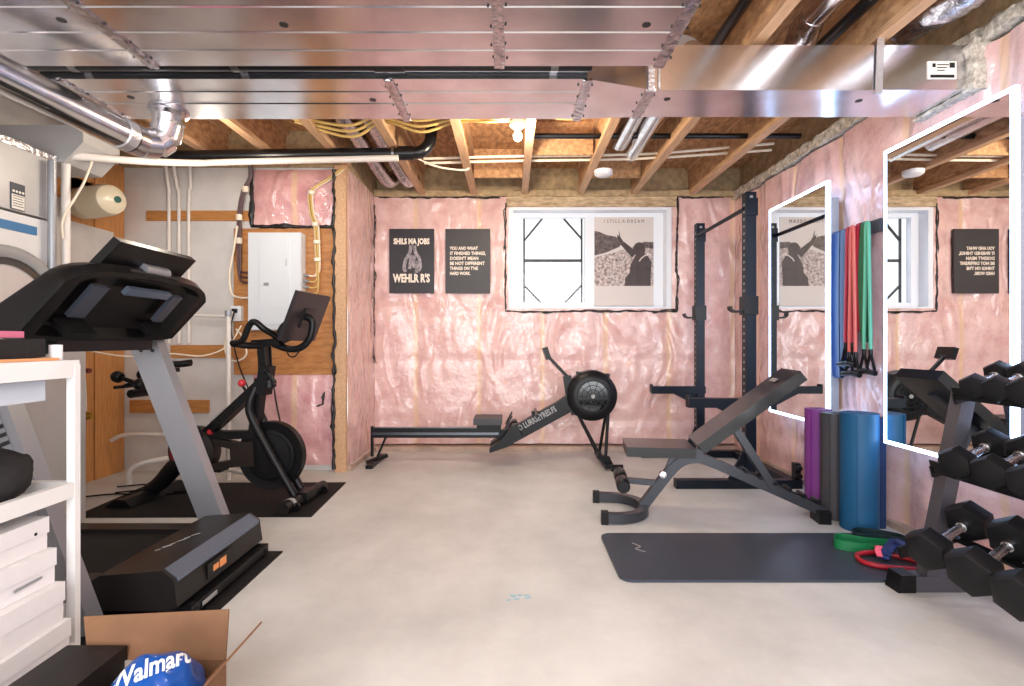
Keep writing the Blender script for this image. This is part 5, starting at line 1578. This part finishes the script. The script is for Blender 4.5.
for ri, (xf_, zf_, ln, ax) in enumerate(rows):
    r, ys = heads[ri]
    dn = V(ax.z, 0, -ax.x)
    yaw = math.radians(22)
    axd = V(ax.x * math.cos(yaw), ax.x * math.sin(yaw), ax.z)
    sided = V(-math.sin(yaw), math.cos(yaw), 0)
    base = V(xf_, 0, zf_) + dn * (r * 0.9)
    # two angle rails per tier
    for k, s_ in enumerate(((0.07, ln - 0.07) if ri == 0 else (0.025, ln + 0.0))):
        p = base + ax * s_ - dn * (r * 0.25 if ri == 0 else 0)
        rb_ = MB()
        rb_.bar((p.x, 0.55, p.z - 0.012), (p.x, 2.315 if ri else 2.26, p.z - 0.012), 0.035 if ri == 0 else 0.055, 0.012, up=tuple(-dn), bevel=0.002)
        if k == 0 and ri:
            q = p - ax * 0.026 - dn * 0.012
            rb_.bar((q.x, 0.55, q.z), (q.x, 2.315, q.z), 0.008, 0.05, up=tuple(-dn), bevel=0.002)
        rb_.build('shelf_rail', M['black'], DR)
    for yy in (2.31, 0.56):
        br = MB(); br.bar(base + ax * -0.01 + V(0, yy, 0) + dn * 0.015, base + ax * (ln + 0.04) + V(0, yy, 0) + dn * 0.015, 0.012, 0.05, up=tuple(-dn))
        br.build('shelf_bracket', M['black'], DR)
    for di, yy in enumerate(ys):
        rr_ = r * (1 + (0.06 if (ri == 0 and di == 1) else 0.0))
        lab = 'black hex dumbbell, ' + ordn[di] + ' from the far end on the ' + ('bottom', 'middle', 'top')[ri] + ' rack tier'
        c0 = V(xf_, yy, zf_)
        db = thing('dumbbell', tuple(c0 + dn * rr_ * 0.87), lab, 'dumbbell', 'hex dumbbells on the rack')
        hl_ = rr_ * 0.55
        for end in (0, 1):
            c = c0 + axd * (ln * end)
            hd = MB()
            side = sided
            dnd = axd.cross(side) * -1
            prof_ = [(0.66, -hl_), (0.90, -hl_ * 0.84), (1.0, -hl_ * 0.5), (1.0, hl_ * 0.55), (0.88, hl_ * 0.86), (0.62, hl_)]
            rg = []
            for (s_, hgt) in prof_:
                rg.append([hd.bm.verts.new(c + axd * hgt + (side * math.cos(PI / 6 + k * PI / 3) + dnd * math.sin(PI / 6 + k * PI / 3)) * rr_ * s_) for k in range(6)])
            for i in range(len(rg) - 1):
                for k in range(6):
                    l = (k + 1) % 6
                    hd.bm.faces.new((rg[i][k], rg[i][l], rg[i + 1][l], rg[i + 1][k]))
            hd.bm.faces.new(rg[0][::-1]); hd.bm.faces.new(rg[-1])
            vs_ = hd.bm.verts[:]
            hd._bevel(vs_, rr_ * 0.10, 2)
            hd.build('weight_head', M['dumbbell'], db, angle=30)
        g0, g1 = c0 + axd * hl_ * 0.9, c0 + axd * (ln - hl_ * 0.9)
        pts = [g0.lerp(g1, k / 8) for k in range(9)]
        MB().tube(pts, [0.014 + 0.004 * math.sin(PI * k / 8) for k in range(9)], 14).tube([g0, g0.lerp(g1, 0.12)], 0.021, 14).tube([g0.lerp(g1, 0.88), g1], 0.021, 14).build('weight_handle', M['chrome'], db)

# ------------------------------------------------------------------ shelf at the left with its load
SH = thing('storage_shelf', (-1.7, 1.3, 0), 'white metal storage shelf at the left edge', 'shelf')
SX, SX2, SY, SY2 = -1.442, -2.0, 1.74, 0.75
for (x, yy) in ((SX - 0.02, SY - 0.02), (SX2 + 0.02, SY - 0.02), (SX - 0.02, SY2 + 0.02), (SX2 + 0.02, SY2 + 0.02)):
    MB().box(x - 0.010, x + 0.018, yy - 0.002, yy + 0.02, 0.0, 1.045, 0.004).build('post', M['white'], SH)
for (z0, z1, nm) in ((1.0, 1.057, 'top_shelf'), (0.605, 0.655, 'middle_shelf'), (0.09, 0.125, 'bottom_shelf')):
    s_ = MB()
    s_.box(SX - 0.028, SX - 0.003, SY2 + 0.003, SY - 0.003, z0, z1, 0.004); s_.box(SX2 + 0.003, SX2 + 0.028, SY2 + 0.003, SY - 0.003, z0, z1, 0.004)
    s_.box(SX2 + 0.028, SX - 0.028, SY - 0.028, SY - 0.003, z0, z1, 0.004); s_.box(SX2 + 0.028, SX - 0.028, SY2 + 0.003, SY2 + 0.028, z0, z1, 0.004)
    s_.box(SX2 + 0.028, SX - 0.028, SY2 + 0.028, SY - 0.028, z0 + 0.005 if nm != 'top_shelf' else z1 - 0.01, z0 + 0.012 if nm != 'top_shelf' else z1 - 0.003)
    s_.build(nm, M['white'], SH)
MB().box(SX - 0.16, SX - 0.04, SY - 0.03, SY - 0.005, 0.19, 0.245, 0.004).build('end_brace', M['white'], SH)
tag(MB().box(-1.92, -1.49, 1.0, 1.66, 0.93, 0.995, 0.012).build('plastic_bin', M['bin']), 'pale grey plastic bin hung under the top shelf', 'bin')
tag(MB().box(-1.95, -1.47, 0.95, 1.69, 1.0575, 1.066, 0.003).build('folder', M['paper_orange']), 'orange paper folder lying on the white shelf top', 'folder')
cl = MB().box(-1.96, -1.49, 1.05, 1.66, 1.0665, 1.125, 0.025, 4)
bmesh.ops.subdivide_edges(cl.bm, edges=[e for e in cl.bm.edges if e.calc_length() > 0.1], cuts=8, use_grid_fill=True)
tag(cl.jitter(0.006, 9, 3).build('folded_blanket', M['cloth_dark'], angle=70), 'dark folded blanket on the white shelf', 'blanket')
tag(MB().box(-1.93, -1.52, 1.10, 1.62, 1.13, 1.15, 0.008, 3).build('folded_towel', M['cloth_pink']), 'pink towel folded on top of the dark blanket', 'towel')
tag(MB().lathe([(0.01, 0), (0.018, 0), (0.018, 0.05), (0.01, 0.05)], (-1.50, 1.71, 1.0575), (0, 0, 1), 20, closed=True).build('tape_roll', M['white_plastic']), 'white roll of tape at the shelf corner', 'tape')
bg = MB().ball((-1.60, 1.57, 0.70), 0.10, 1.05, 1.1, 0.85, 24, 16)
tag(bg.jitter(0.03, 9, 5).jitter(0.008, 30, 2).build('black_bag', M['cloth_dark'], angle=80), 'crumpled black bag on the middle shelf', 'bag')
bz = 0.126
labs = ('bottom white carton of the stack on the low shelf', 'second white carton from the bottom of the shelf stack', 'third white carton from the bottom, with a dark scuff', 'topmost white carton of the shelf stack, with a small hole')
for k in range(4):
    hgt = (0.112, 0.118, 0.108, 0.10)[k]
    xr = (-1.405, -1.42, -1.443, -1.462)[k]
    y1 = (1.655, 1.65, 1.645, 1.64)[k]
    R_ = Matrix.Rotation(math.radians((2.5, 1.5, -1, 1)[k]), 3, 'Z')
    ct = thing('carton', (xr - 0.25, 1.35, bz), labs[k], 'box', 'white cartons stacked on the shelf')
    MB().box(xr - 0.42, xr - 0.004, 0.98, y1, bz, bz + hgt * 0.52, 0.003, R=None).build('carton_base', M['carton_white'], ct, xf=Matrix.Translation(V(xr, y1, 0)) @ R_.to_4x4() @ Matrix.Translation(V(-xr, -y1, 0)))
    MB().box(xr - 0.425, xr, 0.975, y1 + 0.003, bz + hgt * 0.5, bz + hgt, 0.003).build('lid', M['carton_white'], ct, xf=Matrix.Translation(V(xr, y1, 0)) @ R_.to_4x4() @ Matrix.Translation(V(-xr, -y1, 0)))
    if k == 2:
        MB().box(xr - 0.001, xr + 0.0015, y1 - 0.14, y1 - 0.05, bz + 0.032, bz + 0.04).jitter(0.003, 30, 1).build('scuff', M['grey_metal'], ct, smooth=False)
    if k == 3:
        MB().lathe([(0, 0.001), (0.005, 0.001), (0.005, -0.002)], (xr + 0.001, y1 - 0.045, bz + 0.06), (1, 0, 0), 10).build('hole', M['letter_black'], ct)
    bz += hgt + 0.001

# black box and cardboard box
bx = thing('black_box', (-1.26, 1.35, 0), 'scuffed black lidded box on the floor by the shelf', 'box')
R_ = Matrix.Rotation(math.radians(-3), 3, 'Z')
MB().box(-1.205, -1.05, 0.85, 1.41, 0.0, 0.255, 0.004).build('box_body', M['dark_box'], bx)
MB().box(-1.209, -1.046, 0.846, 1.414, 0.255, 0.293, 0.004).build('lid', M['dark_box'], bx)
CB = thing('cardboard_box', (-0.93, 1.3, 0), 'open cardboard box with raised flaps at the bottom left', 'box')
x0, x1, ya, yb_ = -1.035, -0.78, 1.0, 1.42
t_ = 0.005
hz = 0.25
MB().box(x0, x1, ya, yb_, 0.0, t_).box(x0, x0 + t_, ya, yb_, t_, 0.16).box(x1 - t_, x1, ya, yb_, t_, hz).box(x0 + t_, x1 - t_, ya, ya + t_, t_, hz).box(x0 + t_, x1 - t_, yb_ - t_, yb_, t_, hz).build('box_walls', M['cardboard'], CB, smooth=False)


def flap(a, c, d, e, th=0.005):
    b = MB()
    a, c, d, e = map(Vector, (a, c, d, e))
    n = (c - a).cross(e - a).normalized() * th
    b._faces([a, c, d, e, a + n, c + n, d + n, e + n], [(0, 1, 2, 3), (7, 6, 5, 4), (0, 4, 5, 1), (1, 5, 6, 2), (2, 6, 7, 3), (3, 7, 4, 0)])
    b.build('flap', M['cardboard'], CB, smooth=False)


flap((x0 - 0.12, yb_, hz), (x1, yb_, hz), (x1 - 0.01, yb_ + 0.035, hz + 0.12), (x0 - 0.16, yb_ + 0.035, hz + 0.10))
flap((x1, ya, hz), (x1, yb_, hz), (x1 + 0.095, yb_ + 0.0, hz + 0.105), (x1 + 0.095, ya, hz + 0.105))
MB().prism([(-1.16, 0.30), (-1.08, 0.305), (-1.09, 0.295), (-1.11, 0.29), (-1.14, 0.28)], lambda a, c, d: (a, d, c), yb_ + 0.02, yb_ + 0.018).build('torn_patch', M['paper'], CB, smooth=False)
BG = thing('shopping_bag', (-0.93, 1.25, 0.006), 'blue plastic store bag stuffed in the cardboard box', 'bag')
bgm = MB()
bgm.ball((-0.878, 1.285, 0.185), 0.17, 0.72, 0.76, 1.0, 48, 32)
bgm.jitter(0.022, 7, 11).jitter(0.012, 22, 3)
from mathutils.bvhtree import BVHTree
bvh = BVHTree.FromBMesh(bgm.bm)
bgm.build('bag_body', M['bag_blue'], BG, angle=80)
pd_ = V(-0.45, 0.68, -0.58).normalized()            # straight onto the upper front of the bag
rr_ = V(0.90, 0.28, 0.33); rr_ = (rr_ - pd_ * rr_.dot(pd_)).normalized()
uu = rr_.cross(pd_)
lt_ = text_part('lettering', 'Walmart', M['letter_white'], BG, V(-0.945, 1.155, 0.255) + uu * 0.05 + rr_ * 0.045 - pd_ * 0.2, rr_, uu, 0.062, shear=0.2, bold=0.0015, extrude=0.0, width=0.16)
lo = Vector(BG.location)
bmt = bmesh.new(); bmt.from_mesh(lt_.data)
bmesh.ops.triangulate(bmt, faces=bmt.faces[:])
bmesh.ops.subdivide_edges(bmt, edges=[e for e in bmt.edges if e.calc_length() > 0.008], cuts=2)
for v in bmt.verts:
    hit = bvh.ray_cast(v.co + lo, pd_)
    if hit[0] is None or (hit[0] - V(-0.88, 1.28, 0.19)).length > 0.3:
        hit = bvh.find_nearest(v.co + lo + pd_ * 0.2)
    v.co = hit[0] - pd_ * 0.0025 - lo
bmt.to_mesh(lt_.data); bmt.free()
tag(MB().box(x1 - 0.045, x1 - 0.008, 1.02, 1.16, 0.006, 0.24, 0.004).build('purple_package', M['purple_print']), 'purple package beside the blue bag in the cardboard box', 'box')
